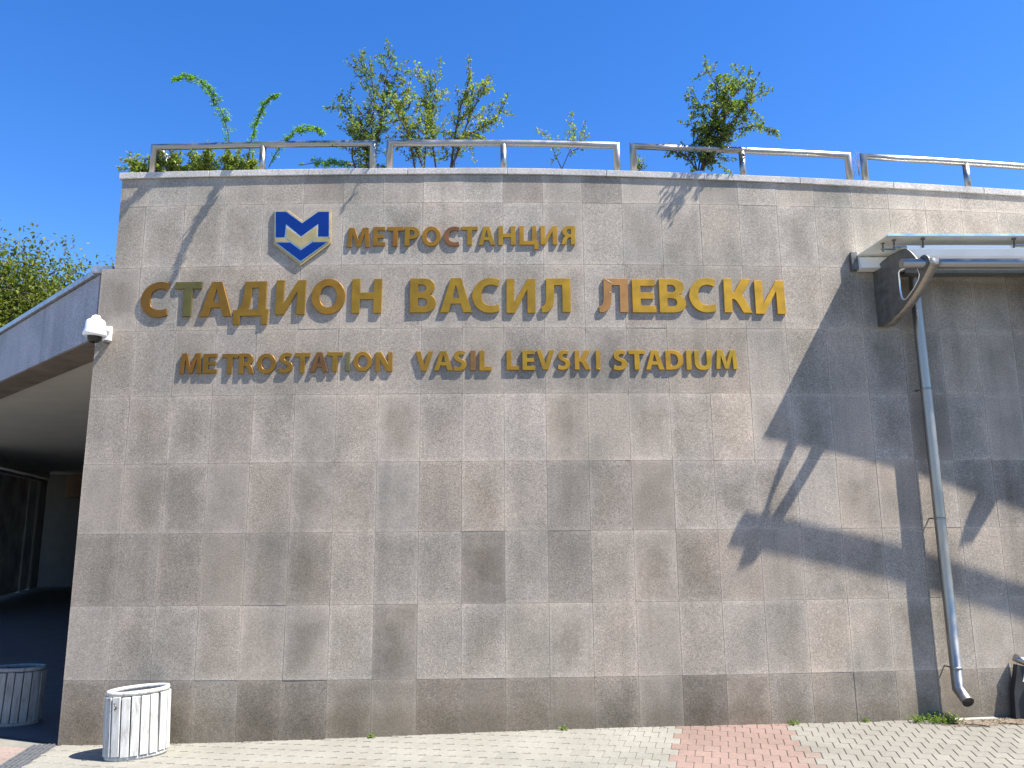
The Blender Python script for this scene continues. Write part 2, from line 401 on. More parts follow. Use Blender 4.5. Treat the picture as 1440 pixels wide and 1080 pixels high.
for key, lst in groups.items():
    bm = bmesh.new()
    for off, S, row, p, c in lst: paver_bm(bm, pmat(S, off, p))
    bmesh.ops.recalc_face_normals(bm, faces=bm.faces)
    o = link("paver_field", mesh_of(bm, "paver_field"), PAVER, pave); o.color = lst[0][4]; tag(o, kind="stuff")
# grooved dark strip by the corner of the wall
strip = thing("grooved_paving_strip", "narrow dark grey grooved paving strip running out from the wall corner", "paving strip")
A = Vector((-3.735, 6.86, 0)); B = Vector((-3.50, 5.2, 0)); dr = (B - A).normalized(); sd_ = Vector((dr.y, -dr.x, 0))
Ms = Matrix((dr, -sd_, Vector((0, 0, 1)))).transposed().to_4x4(); Ms.translation = A + Vector((0, 0, ground_z(-3.7)))
TILEG = paint("dark_grooved_tile", (0.085, 0.09, 0.10), 0.75, 0.35, 40, 0.002)
bm = bmesh.new(); L = 0.15
add_box(bm, 0.003, L - 0.003, -0.098, 0.098, -0.02, -0.0015)
for k in range(5): add_box(bm, 0.005, L - 0.005, -0.088 + k * 0.0385, -0.066 + k * 0.0385, -0.003, 0.006)
bmesh.ops.recalc_face_normals(bm, faces=bm.faces); tm = mesh_of(bm, "tile")
for k in range(11): link("grooved_tile", tm, TILEG, strip, Ms @ Matrix.Translation((k * L, 0, 0.002)))

# ---------------------------------------------------------------- granite wall
def cop_z(S):                      # underside of the coping
    return EZ + 3.238 - 0.0195 * max(0.0, S - 0.3)
wall = thing("granite_wall", "tall curved wall clad in grey granite slabs, carrying the gold lettering", "wall")
DARK = {}
for c, j, f in [(-5, 8, .86), (-4, 8, .72), (-3, 8, .86), (-2, 8, .85), (1, 8, .70), (3, 8, .72), (6, 8, .76), (9, 8, .85), (10, 8, .88), (-1, 8, 1.05), (0, 8, 1.08), (2, 8, 1.0),
                (-2, 1, .72), (-1, 1, .95), (0, 1, 1.06), (2, 1, 1.08), (0, 2, .66), (2, 2, .78), (1, 2, 1.04), (5, 2, .84), (-6, 2, .86), (-5, 2, .86), (-4, 2, .82), (-8, 2, .86), (-9, 2, .80), (-7, 2, .84), (3, 2, 1.02), (4, 2, 1.02),
                (-1, 3, .80), (0, 3, 1.02), (2, 3, .78), (3, 3, .80), (4, 3, .82), (5, 3, 1.04), (6, 3, 1.03), (12, 3, .80), (13, 3, .72), (-6, 3, .94), (-5, 3, .90),
                (-1, 0, .76), (0, 0, .74), (-4, 0, .80), (-5, 0, .78), (5, 0, .68), (1, 0, .88), (2, 0, .94), (3, 0, .92), (9, 0, .82), (8, 0, .90), (11, 0, .9), (12, 0, 1.0), (13, 0, .95),
                (4, 6, .84), (-2, 6, .92), (0, 6, .92), (7, 6, .92), (1, 5, .86), (-1, 5, .84), (2, 5, 1.0), (3, 5, .90), (4, 5, .88), (6, 5, .90), (11, 4, .72), (12, 4, .94), (-8, 4, .92), (-6, 4, .86), (13, 2, .82), (14, 2, .80), (14, 3, .76), (14, 4, .8), (12, 5, 1.14), (13, 5, 1.12)]:
    DARK[(c, j)] = f
ROWT = {0: (.77, .745, .715), 1: (1.0, .975, .955), 2: (.93, .905, .885), 3: (.97, .945, .935), 4: (1.03, 1.005, 1.0), 5: (.90, .885, .875), 6: (.94, .93, .925), 7: (1.0, 1.0, 1.005), 8: (1.08, 1.08, 1.09)}
full = box_mesh("granite_slab", -TW / 2 + 0.0016, TW / 2 - 0.0016, 0, 0.03, 0.0016, TH - 0.0016)
def slab_xform(i, j, z):
    Sm = S0 + (i + 0.5) * TW
    return frame(Sm, random.choice((0, 0, 0, 0.0009)) + random.uniform(-0.0004, 0.0004), z) @ Matrix.Rotation(random.gauss(0, 0.0020), 4, 'Z') @ Matrix.Rotation(random.gauss(0, 0.0012), 4, 'X')
bmf = bmesh.new()
for i in range(-9, 32):
    for j in range(0, 9):
        z0 = H0 + j * TH; Sm = S0 + (i + 0.5) * TW
        if j == 8:
            h = cop_z(Sm) - z0 - 0.004; me = box_mesh("granite_slab", -TW / 2 + 0.0016, TW / 2 - 0.0016, 0, 0.03, 0.0016, h)
        else: me = full
        if i == -9 and j >= 7:
            h = TH - 0.0016 if j == 7 else cop_z(Sm) - z0 - 0.004
            me = box_mesh("granite_slab", -TW / 2 + 0.118, TW / 2 - 0.0016, 0, 0.03, 0.0016, h)
        if i < 18:
            f = DARK.get((i, j), random.gauss(1.0, 0.035)); f = 1 - (1 - f) * (0.8 if f < 1 else 1); t = ROWT[j]
            o = link("granite_slab", me, GR, wall, slab_xform(i, j, z0))
            r_ = random.gauss(0, 0.012)
            sh = 1.0 + (0.03 if i > 2 else (-0.03 if i < -5 else 0))
            o.color = (f * t[0] * (1 + r_) * sh, f * t[1] * sh, f * t[2] * (1 - r_) * sh, 1)
        else:
            h = (TH - 0.0016) if j < 8 else cop_z(Sm) - z0 - 0.004
            add_box(bmf, -TW / 2 + 0.0016, TW / 2 - 0.0016, 0, 0.03, 0.0016, h, slab_xform(i, j, z0))
bmesh.ops.recalc_face_normals(bmf, faces=bmf.faces)
o = link("far_granite_slabs", mesh_of(bmf, "far_granite_slabs"), GRP, wall); tag(o, kind="stuff")
def arc_strip(bm, S_a, S_b, o0, o1, z0f, z1f, n=24):
    prev = None
    for k in range(n + 1):
        S = S_a + (S_b - S_a) * k / n
        ring = [bm.verts.new(W(S, o0, z0f(S))), bm.verts.new(W(S, o1, z0f(S))), bm.verts.new(W(S, o1, z1f(S))), bm.verts.new(W(S, o0, z1f(S)))]
        if prev:
            for q in range(4): bm.faces.new((prev[q], prev[(q + 1) % 4], ring[(q + 1) % 4], ring[q]))
        else: bm.faces.new(ring[::-1])
        prev = ring
    bm.faces.new(prev)
bm = bmesh.new()
arc_strip(bm, S0 - 9 * TW + 0.004, 11.5, -0.0034, -0.42, lambda s: -0.3, lambda s: H0 + 7 * TH, 40)
arc_strip(bm, S0 - 9 * TW + 0.122, 11.5, -0.0034, -0.42, lambda s: H0 + 7 * TH + 0.0001, lambda s: cop_z(s) - 0.003, 40)
bmesh.ops.recalc_face_normals(bm, faces=bm.faces)
link("wall_core", mesh_of(bm, "wall_core"), MORTAR, wall)
# coping
S = -3.535; k = 0
while S < 11.0:
    Lc = 0.93 if k else 0.86
    Sm = S + Lc / 2; bm = bmesh.new()
    arc_strip(bm, S + 0.002, S + Lc - 0.002, 0.020, -0.40, lambda s: cop_z(s), lambda s: cop_z(s) + 0.060, 3)
    bmesh.ops.recalc_face_normals(bm, faces=bm.faces)
    bmesh.ops.bevel(bm, geom=[e for e in bm.edges if e.calc_face_angle(0) > 0.6], offset=0.0035, segments=1, affect='EDGES')
    link("coping_slab", mesh_of(bm, "coping_slab"), GRP, wall); S += Lc; k += 1
# planter terrace behind the wall
bm = bmesh.new()
arc_strip(bm, -3.45, 11.0, -0.42, -9.0, lambda s: 1.0, lambda s: cop_z(s) + 0.01, 24)
bmesh.ops.recalc_face_normals(bm, faces=bm.faces)
o = link("planter_soil", mesh_of(bm, "planter_soil"), SOIL); tag(o, kind="structure", label="dark soil of the roof planting behind the coping")

# ---------------------------------------------------------------- railings on the coping
RR = 0.032; RO = -0.11
def railing(Sa, Sb, label, corner=False):
    Sm = (Sa + Sb) / 2; t = thing("railing", label, "railing", "stainless railings along the top of the wall", Matrix.Translation(W(Sm, RO, cop_z(Sm) + 0.06)))
    base = t.matrix_basis.inverted()
    zt = lambda s: cop_z(s) + 0.06 + 0.318
    pts = [base @ W(Sa, RO, cop_z(Sa) + 0.058)] + [base @ W(Sa + (Sb - Sa) * q / 6, RO, zt(Sa + (Sb - Sa) * q / 6)) for q in range(7)] + [base @ W(Sb, RO, cop_z(Sb) + 0.058)]
    link("top_rail", tube_mesh("top_rail", pts, RR, 18), STEEL, t)
    link("post", tube_mesh("post", [base @ W(Sm, RO, cop_z(Sm) + 0.058), base @ W(Sm, RO, zt(Sm) - RR * 0.6)], RR * 0.95, 18), STEEL, t)
    if corner:
        p = [base @ W(Sa + 0.01, RO - 0.02, zt(Sa)), base @ W(Sa + 0.01, RO - 1.2, zt(Sa)), base @ W(Sa + 0.01, RO - 1.2, cop_z(Sa) - 0.1)]
        link("return_rail", tube_mesh("return_rail", p, RR, 16), STEEL, t)
        link("post", tube_mesh("post", [base @ W(Sa + 0.062, RO - 0.10, cop_z(Sa) + 0.058), base @ W(Sa + 0.062, RO - 0.10, zt(Sa) - 0.03)], RR, 16), STEEL, t)
    for s in (Sa, Sm, Sb):
        link("base_flange", lathe_mesh("base_flange", [(RR * 1.35, 0), (RR * 1.35, 0.006), (RR * 1.05, 0.010)], 20, Matrix.Translation(base @ W(s, RO, cop_z(s) + 0.0605))), STEEL, t)
    return t
railing(-3.285, -1.165, "leftmost steel railing bay, above the blue and gold emblem, with a corner return", True)
railing(-1.005, 1.175, "steel railing bay in front of the tall rose bushes, above the small Cyrillic line")
railing(1.335, 3.475, "steel railing bay with the dense single rose bush growing behind its left half")
railing(3.635, 5.78, "rightmost steel railing bay, above the metal canopy, running out of the picture")

# ---------------------------------------------------------------- lettering
G = {
 'О': ([], []),
 'С': ([(.80,.95),(.70,.99),(.56,1.01),(.40,.99),(.24,.92),(.11,.80),(.03,.65),(0,.49),(.03,.33),(.11,.18),(.23,.07),(.38,.005),(.54,-.01),(.70,.01),(.79,.045),(.76,.24),(.66,.21),(.56,.20),(.45,.215),(.35,.27),(.29,.36),(.27,.5),(.29,.63),(.35,.73),(.44,.79),(.55,.81),(.66,.79),(.75,.76)], []),
 'Т': ([(.265,0),(.505,0),(.505,.80),(.77,.80),(.77,1),(0,1),(0,.80),(.265,.80)], []),
 'А': ([(0,0),(.245,0),(.315,.25),(.60,.25),(.68,0),(.93,0),(.62,1),(.31,1)], [[(.355,.42),(.56,.42),(.475,.74),(.455,.80),(.44,.74)]]),
 'Д': ([(.02,-.25),(.20,-.25),(.21,0),(.82,0),(.83,-.25),(1.0,-.25),(1.02,.18),(.94,.19),(.94,1),(.31,1),(.30,.70),(.26,.44),(.20,.27),(.12,.18),(0,.17)], [[(.52,.81),(.71,.81),(.71,.19),(.42,.19),(.48,.38),(.51,.6)]]),
 'И': ([(0,0),(.25,0),(.61,.68),(.61,0),(.85,0),(.85,1),(.62,1),(.225,.30),(.235,1),(0,1)], []),
 'Н': ([(0,0),(.24,0),(.24,.40),(.64,.40),(.64,0),(.88,0),(.88,1),(.64,1),(.64,.60),(.24,.60),(.24,1),(0,1)], []),
 'В': ([(0,0),(.38,0),(.52,.015),(.64,.06),(.73,.15),(.76,.28),(.73,.40),(.66,.48),(.57,.53),(.64,.57),(.70,.66),(.72,.75),(.70,.86),(.62,.94),(.50,.99),(.35,1),(0,1)], [[(.235,.82),(.36,.82),(.44,.79),(.475,.71),(.44,.63),(.36,.60),(.235,.60)], [(.235,.42),(.37,.42),(.47,.39),(.51,.30),(.47,.21),(.37,.18),(.235,.18)]]),
 'Л': ([(.03,-.01),(.16,.0),(.27,.07),(.34,.18),(.37,.34),(.385,.55),(.39,.80),(.62,.80),(.62,0),(.86,0),(.86,1),(.15,1),(.15,.62),(.145,.42),(.12,.27),(.07,.19),(0,.165)], []),
 'Е': ([(0,0),(.66,0),(.66,.2),(.235,.2),(.235,.41),(.60,.41),(.60,.60),(.235,.60),(.235,.80),(.64,.80),(.64,1),(0,1)], []),
 'К': ([(0,0),(.235,0),(.235,.40),(.31,.39),(.38,.31),(.55,0),(.81,0),(.62,.38),(.53,.52),(.80,1),(.53,1),(.30,.60),(.235,.60),(.235,1),(0,1)], []),
 'М': ([(0,0),(.22,0),(.27,.70),(.47,.02),(.67,.02),(.88,.70),(.92,0),(1.15,0),(1.08,1),(.78,1),(.575,.36),(.37,1),(.07,1)], []),
 'Р': ([(0,0),(.235,0),(.235,.35),(.40,.36),(.56,.41),(.68,.52),(.72,.68),(.68,.84),(.56,.95),(.38,1),(0,1)], [[(.235,.81),(.36,.81),(.45,.77),(.48,.68),(.45,.59),(.36,.54),(.235,.54)]]),
 'Ц': ([(0,0),(.74,0),(.74,-.24),(.95,-.24),(.97,.2),(.87,.2),(.87,1),(.64,1),(.64,.2),(.235,.2),(.235,1),(0,1)], []),
 'R': ([(0,0),(.235,0),(.235,.38),(.31,.38),(.39,.34),(.44,.25),(.51,0),(.76,0),(.69,.22),(.62,.38),(.54,.45),(.65,.53),(.70,.68),(.66,.85),(.54,.96),(.36,1),(0,1)], [[(.235,.82),(.35,.82),(.43,.79),(.46,.70),(.43,.61),(.35,.56),(.235,.56)]]),
 'N': ([(0,0),(.22,0),(.215,.62),(.56,0),(.85,0),(.85,1),(.63,1),(.635,.42),(.30,1),(0,1)], []),
 'V': ([(0,1),(.26,1),(.45,.28),(.65,1),(.90,1),(.59,0),(.31,0)], []),
 'S': ([(.56,.96),(.46,1.0),(.33,1.015),(.19,.99),(.08,.91),(.03,.79),(.03,.66),(.09,.55),(.20,.47),(.31,.42),(.37,.37),(.375,.28),(.33,.21),(.24,.185),(.13,.20),(.03,.24),(-.01,.045),(.10,.0),(.24,-.015),(.40,.01),(.53,.08),(.60,.19),(.62,.31),(.59,.43),(.51,.52),(.39,.58),(.29,.63),(.25,.69),(.26,.76),(.32,.80),(.41,.81),(.51,.77)], []),
 'L': ([(0,0),(.58,0),(.58,.2),(.235,.2),(.235,1),(0,1)], []),
 'D': ([(0,0),(.30,0),(.52,.04),(.70,.15),(.80,.32),(.82,.5),(.80,.68),(.70,.85),(.52,.96),(.30,1),(0,1)], [[(.235,.81),(.33,.81),(.46,.76),(.54,.66),(.57,.5),(.54,.34),(.46,.24),(.33,.19),(.235,.19)]]),
 'U': ([(0,1),(0,.42),(.03,.22),(.12,.07),(.26,0),(.42,-.015),(.58,0),(.71,.07),(.80,.22),(.83,.42),(.83,1),(.595,1),(.595,.40),(.57,.27),(.51,.205),(.42,.19),(.32,.205),(.26,.27),(.235,.40),(.235,1)], []),
 'I': ([(0,0),(.24,0),(.24,1),(0,1)], []),
}
el = lambda cx, cy, a, b, n=36: [(cx + a * math.cos(2 * math.pi * k / n), cy + b * math.sin(2 * math.pi * k / n)) for k in range(n)]
G['О'] = (el(.48, .5, .48, .515), [el(.48, .5, .245, .315, 28)])
G['Я'] = ([(.76 - x, y) for x, y in G['R'][0]][::-1], [[(.76 - x, y) for x, y in h][::-1] for h in G['R'][1]])
for lat, cyr in (('M','М'),('E','Е'),('T','Т'),('O','О'),('A','А'),('K','К')): G[lat] = G[cyr]
def soften(poly, sub=4):
    """Catmull-Rom through the gentle corners, hard corners kept"""
    n = len(poly); P_ = [Vector(p) for p in poly]; hard = []
    for i in range(n):
        a = P_[i] - P_[i - 1]; b = P_[(i + 1) % n] - P_[i]
        hard.append(a.length > 1e-6 and b.length > 1e-6 and a.angle(b) > math.radians(34))
    out = []
    for i in range(n):
        p1, p2 = P_[i], P_[(i + 1) % n]; out.append(tuple(p1)); j = (i + 1) % n
        if (p2 - p1).length > 0.30 or (hard[i] and hard[j]): continue
        p0 = P_[i - 1] if not hard[i] else p1 * 2 - p2
        p3 = P_[(j + 1) % n] if not hard[j] else p2 * 2 - p1
        if hard[i]: p0 = p1 + (p1 - p2) * 0.5
        if hard[j]: p3 = p2 + (p2 - p1) * 0.5
        for s in range(1, sub):
            t = s / sub
            q = 0.5 * ((2 * p1) + (p2 - p0) * t + (2 * p0 - 5 * p1 + 4 * p2 - p3) * t * t + (3 * p1 - p0 - 3 * p2 + p3) * t ** 3)
            out.append(tuple(q))
    return out
def glyph(ch, wd, ht):
    outer, holes = G[ch]
    if ch not in ('О', 'O'): outer = soften(outer); holes = [soften(h) for h in holes]
    xs = [p[0] for p in outer]; ys = [p[1] for p in outer]; x0, x1, y0, y1 = min(xs), max(xs), min(ys), max(ys)
    f = lambda p: ((p[0] - x0) / (x1 - x0) * wd - wd / 2, (p[1] - y0) / (y1 - y0) * ht)
    return [f(p) for p in outer], [[f(p) for p in h] for h in holes]
pending = []
def letter(ch, Sa, Sb, z0, z1, depth, col, label, group):
    wd, ht = Sb - Sa, z1 - z0; outer, holes = glyph(ch, wd - 0.002, ht - 0.002)
    cu = bpy.data.curves.new("letter", 'CURVE'); cu.dimensions = '2D'; cu.fill_mode = 'BOTH'
    bev = 0.0016; cu.extrude = depth / 2 - bev; cu.bevel_depth = bev; cu.bevel_resolution = 0; cu.offset = -bev
    for l in [outer] + holes:
        sp = cu.splines.new('POLY'); sp.points.add(len(l) - 1); sp.use_cyclic_u = True
        for p, q in zip(sp.points, l): p.co = (q[0], q[1], 0, 1)
    tmp = bpy.data.objects.new("tmp", cu); C.objects.link(tmp)
    jx = random.gauss(0, 0.005)
    mw = frame((Sa + Sb) / 2, depth / 2 + 0.002, z0) @ Matrix.Rotation(math.radians(90), 4, 'X') @ Matrix.Rotation(jx, 4, 'Z')
    pending.append((tmp, mw, col, label, group))
ORD = ["first", "second", "third", "fourth", "fifth", "sixth", "seventh", "eighth", "ninth", "tenth", "eleventh", "twelfth"]
def words(row, lens, depth, size, where, group, base, special={}):
    k = 0
    for wi, wlen in enumerate(lens):
        wd = "".join(r[0] for r in row[k:k + wlen])
        for q in range(wlen):
            ch, Sa, Sb, z0, z1 = row[k + q]
            t = (k + q) / max(1, len(row) - 1); col = [b * 0.62 * random.uniform(0.94, 1.05) for b in base(t)]; adj = "gold"
            if k + q in special: col, adj = [c_ * 0.62 for c_ in special[k + q][0]], special[k + q][1]
            wn_ = "only" if len(lens) == 1 else (["first", "second", "last"] if len(lens) == 3 else ["first", "second", "third", "last"])[wi]
            letter(ch, Sa, Sb, z0, z1, depth, (*col, 1), "%s %s letter %s, %s letter of the %s word in the %s line" % (size, adj, ch, "last" if q == wlen - 1 else ORD[q], wn_, where), group)
        k += wlen
ROW_BIG = [('С', -3.228, -2.966, 3.555, 3.891), ('Т', -2.917, -2.668, 3.558, 3.885), ('А', -2.676, -2.378, 3.554, 3.882), ('Д', -2.372, -2.048, 3.474, 3.88), ('И', -1.99, -1.719, 3.562, 3.887), ('О', -1.667, -1.357, 3.561, 3.896), ('Н', -1.3, -1.027, 3.569, 3.892), ('В', -0.775, -0.537, 3.57, 3.893), ('А', -0.5, -0.211, 3.57, 3.896), ('С', -0.211, 0.042, 3.565, 3.896), ('И', 0.099, 0.365, 3.564, 3.887), ('Л', 0.413, 0.684, 3.568, 3.891), ('Л', 0.936, 1.209, 3.57, 3.893), ('Е', 1.246, 1.466, 3.571, 3.887), ('В', 1.495, 1.742, 3.571, 3.893), ('С', 1.771, 2.024, 3.575, 3.905), ('К', 2.094, 2.357, 3.576, 3.9), ('И', 2.386, 2.671, 3.567, 3.887)]
ROW_TOP = [('М', -1.358, -1.148, 4.195, 4.384), ('Е', -1.121, -1.007, 4.206, 4.391), ('Т', -0.991, -0.84, 4.2, 4.39), ('Р', -0.832, -0.693, 4.204, 4.391), ('О', -0.673, -0.498, 4.199, 4.393), ('С', -0.477, -0.326, 4.198, 4.392), ('Т', -0.31, -0.159, 4.211, 4.392), ('А', -0.155, 0.001, 4.21, 4.392), ('Н', 0.029, 0.188, 4.21, 4.396), ('Ц', 0.221, 0.401, 4.168, 4.398), ('И', 0.418, 0.574, 4.214, 4.399), ('Я', 0.607, 0.74, 4.216, 4.399)]
ROW_LOW = [('M', -2.823, -2.626, 3.029, 3.217), ('E', -2.612, -2.483, 3.03, 3.211), ('T', -2.444, -2.299, 3.024, 3.208), ('R', -2.291, -2.149, 3.022, 3.21), ('O', -2.128, -1.955, 3.02, 3.207), ('S', -1.93, -1.803, 3.025, 3.212), ('T', -1.792, -1.651, 3.024, 3.208), ('A', -1.651, -1.489, 3.03, 3.213), ('T', -1.503, -1.359, 3.032, 3.212), ('I', -1.336, -1.296, 3.035, 3.211), ('O', -1.267, -1.099, 3.032, 3.214), ('N', -1.07, -0.916, 3.031, 3.208), ('V', -0.715, -0.557, 3.033, 3.213), ('A', -0.55, -0.381, 3.036, 3.216), ('S', -0.378, -0.257, 3.031, 3.218), ('I', -0.227, -0.177, 3.036, 3.218), ('L', -0.146, -0.033, 3.034, 3.218), ('L', 0.096, 0.21, 3.039, 3.221), ('E', 0.238, 0.355, 3.037, 3.219), ('V', 0.365, 0.527, 3.041, 3.222), ('S', 0.551, 0.669, 3.038, 3.221), ('K', 0.705, 0.851, 3.04, 3.22), ('I', 0.897, 0.939, 3.039, 3.22), ('S', 1.051, 1.18, 3.035, 3.223), ('T', 1.193, 1.345, 3.039, 3.221), ('A', 1.345, 1.515, 3.04, 3.221), ('D', 1.527, 1.691, 3.04, 3.222), ('I', 1.714, 1.763, 3.04, 3.223), ('U', 1.79, 1.948, 3.039, 3.223), ('M', 1.985, 2.185, 3.047, 3.227)]
EMB = {'rim': [(-0.045, 0.364), (0.082, 0.362), (0.224, 0.253), (0.37, 0.358), (0.487, 0.356), (0.497, 0.035), (0.228, -0.178), (-0.034, 0.034)], 'blue': [(-0.025, 0.344), (0.073, 0.342), (0.225, 0.228), (0.371, 0.338), (0.469, 0.337), (0.476, 0.096), (0.377, 0.097), (0.376, 0.22), (0.221, 0.1), (0.077, 0.222), (0.068, 0.094), (-0.013, 0.095)], 'band': [(-0.017, 0.088), (0.075, 0.087), (0.125, 0.049), (-0.016, 0.051)], 'band2': [(0.365, 0.09), (0.473, 0.088), (0.471, 0.047), (0.328, 0.049)], 'chev': [(0.083, 0.195), (0.221, 0.089), (0.364, 0.2), (0.368, 0.09), (0.223, -0.013), (0.085, 0.087)], 'low': [(-0.006, 0.044), (0.124, 0.042), (0.223, -0.033), (0.327, 0.043), (0.462, 0.042), (0.227, -0.137)]}
STEMS = {'frond1': [(-2.642, 7.1, 5.131), (-2.577, 6.95, 5.354), (-2.574, 6.8, 5.494), (-2.629, 6.68, 5.644), (-2.717, 6.58, 5.743), (-2.847, 6.52, 5.777), (-2.959, 6.5, 5.728)], 'frond2': [(-2.455, 7.1, 5.131), (-2.352, 6.9, 5.291), (-2.271, 6.75, 5.394), (-2.176, 6.6, 5.469), (-2.079, 6.48, 5.527), (-1.959, 6.4, 5.515)], 'frond3': [(-2.227, 7.1, 5.169), (-2.134, 7.0, 5.269), (-2.015, 6.9, 5.366), (-1.869, 6.8, 5.401), (-1.714, 6.72, 5.372), (-1.614, 6.7, 5.31)], 'frond4': [(-1.936, 7.1, 5.193), (-1.737, 7.0, 5.166), (-1.554, 6.95, 5.149), (-1.402, 6.95, 5.119)], 'F1': [(-1.238, 7.2, 5.198), (-1.172, 7.1, 5.438), (-1.114, 7.0, 5.688), (-1.073, 6.95, 6.043), (-1.04, 6.95, 6.159), (-1.05, 6.95, 6.307)], 'F2': [(-1.274, 7.2, 5.198), (-1.304, 7.05, 5.411), (-1.395, 6.95, 5.583), (-1.449, 6.85, 5.691), (-1.487, 6.8, 5.683)], 'F3': [(-1.253, 7.2, 5.198), (-1.222, 7.05, 5.487), (-1.184, 6.95, 5.735), (-1.202, 6.85, 5.979), (-1.264, 6.8, 6.008), (-1.325, 6.75, 6.036)], 'F4': [(-0.798, 7.2, 5.199), (-0.832, 7.1, 5.362), (-0.888, 7.05, 5.641), (-0.991, 7.0, 5.842), (-1.064, 7.0, 5.958)], 'F5': [(-0.712, 7.2, 5.199), (-0.679, 7.1, 5.516), (-0.668, 7.1, 5.825), (-0.68, 7.05, 5.99), (-0.734, 7.0, 6.123)], 'F6': [(-0.591, 7.2, 5.2), (-0.634, 7.15, 5.543), (-0.654, 7.1, 5.825), (-0.588, 7.05, 6.03), (-0.535, 7.0, 6.077)], 'F7': [(-0.445, 7.25, 5.224), (-0.362, 7.15, 5.39), (-0.289, 7.1, 5.594), (-0.217, 7.05, 5.759), (-0.124, 7.0, 5.908), (-0.074, 7.0, 6.017)], 'F8': [(-0.445, 7.25, 5.224), (-0.326, 7.15, 5.467), (-0.147, 7.1, 5.594), (-0.004, 7.0, 5.616), (0.088, 7.0, 5.77)], 'F9': [(-0.445, 7.25, 5.224), (-0.401, 7.2, 5.571), (-0.342, 7.15, 5.856), (-0.29, 7.1, 5.999), (-0.255, 7.1, 6.141)], 'F10': [(-0.712, 7.2, 5.199), (-0.844, 7.0, 5.461), (-0.926, 6.8, 5.574), (-0.802, 6.6, 5.641)], 'F11': [(-1.375, 7.1, 5.149), (-1.395, 7.0, 5.271), (-1.312, 6.9, 5.405), (-1.111, 6.7, 5.443)], 'G1': [(0.674, 7.2, 5.202), (0.744, 7.15, 5.354), (0.8, 7.1, 5.482), (0.782, 7.1, 5.636), (0.768, 7.1, 5.691)], 'G2': [(0.744, 7.15, 5.354), (0.869, 7.1, 5.405), (0.901, 7.1, 5.521), (0.896, 7.05, 5.586)], 'G3': [(0.674, 7.2, 5.202), (0.597, 7.1, 5.328), (0.543, 7.1, 5.481), (0.473, 7.1, 5.558)], 'H1': [(2.028, 7.1, 5.141), (2.055, 7.0, 5.356), (2.124, 6.9, 5.567), (2.166, 6.8, 5.812), (2.104, 6.75, 5.948), (2.047, 6.75, 6.054)], 'H2': [(2.049, 7.1, 5.141), (2.142, 7.0, 5.394), (2.253, 6.85, 5.615), (2.325, 6.75, 5.82), (2.367, 6.7, 5.963)], 'H3': [(2.07, 7.1, 5.141), (2.179, 6.9, 5.304), (2.301, 6.82, 5.411), (2.452, 6.75, 5.425), (2.659, 6.7, 5.383)], 'H4': [(2.049, 7.1, 5.141), (2.184, 6.9, 5.379), (2.338, 6.8, 5.549), (2.434, 6.65, 5.648), (2.535, 6.58, 5.68)], 'H5': [(2.013, 7.1, 5.141), (1.96, 7.0, 5.28), (1.957, 6.95, 5.481), (1.916, 6.9, 5.605)], 'H8': [(2.049, 7.1, 5.141), (2.107, 7.0, 5.394), (2.073, 6.95, 5.672), (1.984, 6.9, 5.834)], 'H9': [(2.049, 7.1, 5.141), (2.172, 6.98, 5.384), (2.288, 6.9, 5.72), (2.449, 6.8, 5.662), (2.509, 6.75, 5.559)], 'H10': [(2.049, 7.1, 5.141), (2.211, 6.95, 5.368), (2.283, 6.9, 5.874), (2.261, 6.85, 5.996)], 'H6': [(2.013, 7.1, 5.141), (1.901, 7.05, 5.268), (1.783, 7.0, 5.28), (1.698, 7.0, 5.257)], 'H7': [(2.049, 7.1, 5.141), (2.116, 6.9, 5.416), (2.153, 6.8, 5.586), (2.22, 6.62, 5.629), (2.335, 6.48, 5.706)], 'I1': [(1.48, 7.1, 5.14), (1.447, 7.1, 5.201), (1.412, 7.1, 5.239)], 'J1': [(3.58, 7.0, 5.02), (3.614, 7.0, 5.156), (3.611, 7.0, 5.277)]}
lerp3 = lambda a, b: (lambda t: [x + (y - x) * t for x, y in zip(a, b)])  # left-to-right sheen painted into the base colour of the letters
words(ROW_BIG, [7, 5, 6], 0.017, "large", "middle", "large gold letters of the middle line", lerp3((0.28, 0.137, 0.010), (0.74, 0.42, 0.022)),
      {1: ((0.20, 0.165, 0.040), "olive tarnished"), 12: ((0.60, 0.29, 0.085), "coppery scratched")})
words(ROW_TOP, [12], 0.015, "small", "top", "small gold letters of the top line", lerp3((0.38, 0.188, 0.014), (0.58, 0.315, 0.020)), {5: ((0.30, 0.13, 0.045), "coppery")})
words(ROW_LOW, [12, 5, 6, 7], 0.018, "small", "bottom", "small gold letters of the bottom line", lerp3((0.28, 0.138, 0.011), (0.66, 0.37, 0.022)),
      {7: ((0.25, 0.115, 0.03), "brownish"), 9: ((0.23, 0.20, 0.07), "greenish pale"), 15: ((0.36, 0.17, 0.045), "coppery")})
bpy.context.view_layer.update(); dg = bpy.context.evaluated_depsgraph_get()
made = []
for tmp, mw, col, label, group in pending:
    me = bpy.data.meshes.new_from_object(tmp.evaluated_get(dg)); me.name = "letter"; made.append(me)
for (tmp, mw, col, label, group), me in zip(pending, made):
    bpy.data.objects.remove(tmp)
    smooth(me, False); o = link("letter", me, GOLD, None, mw); o.color = col; tag(o, label, "letter", group)
    me.materials.clear(); me.materials.append(GOLD)
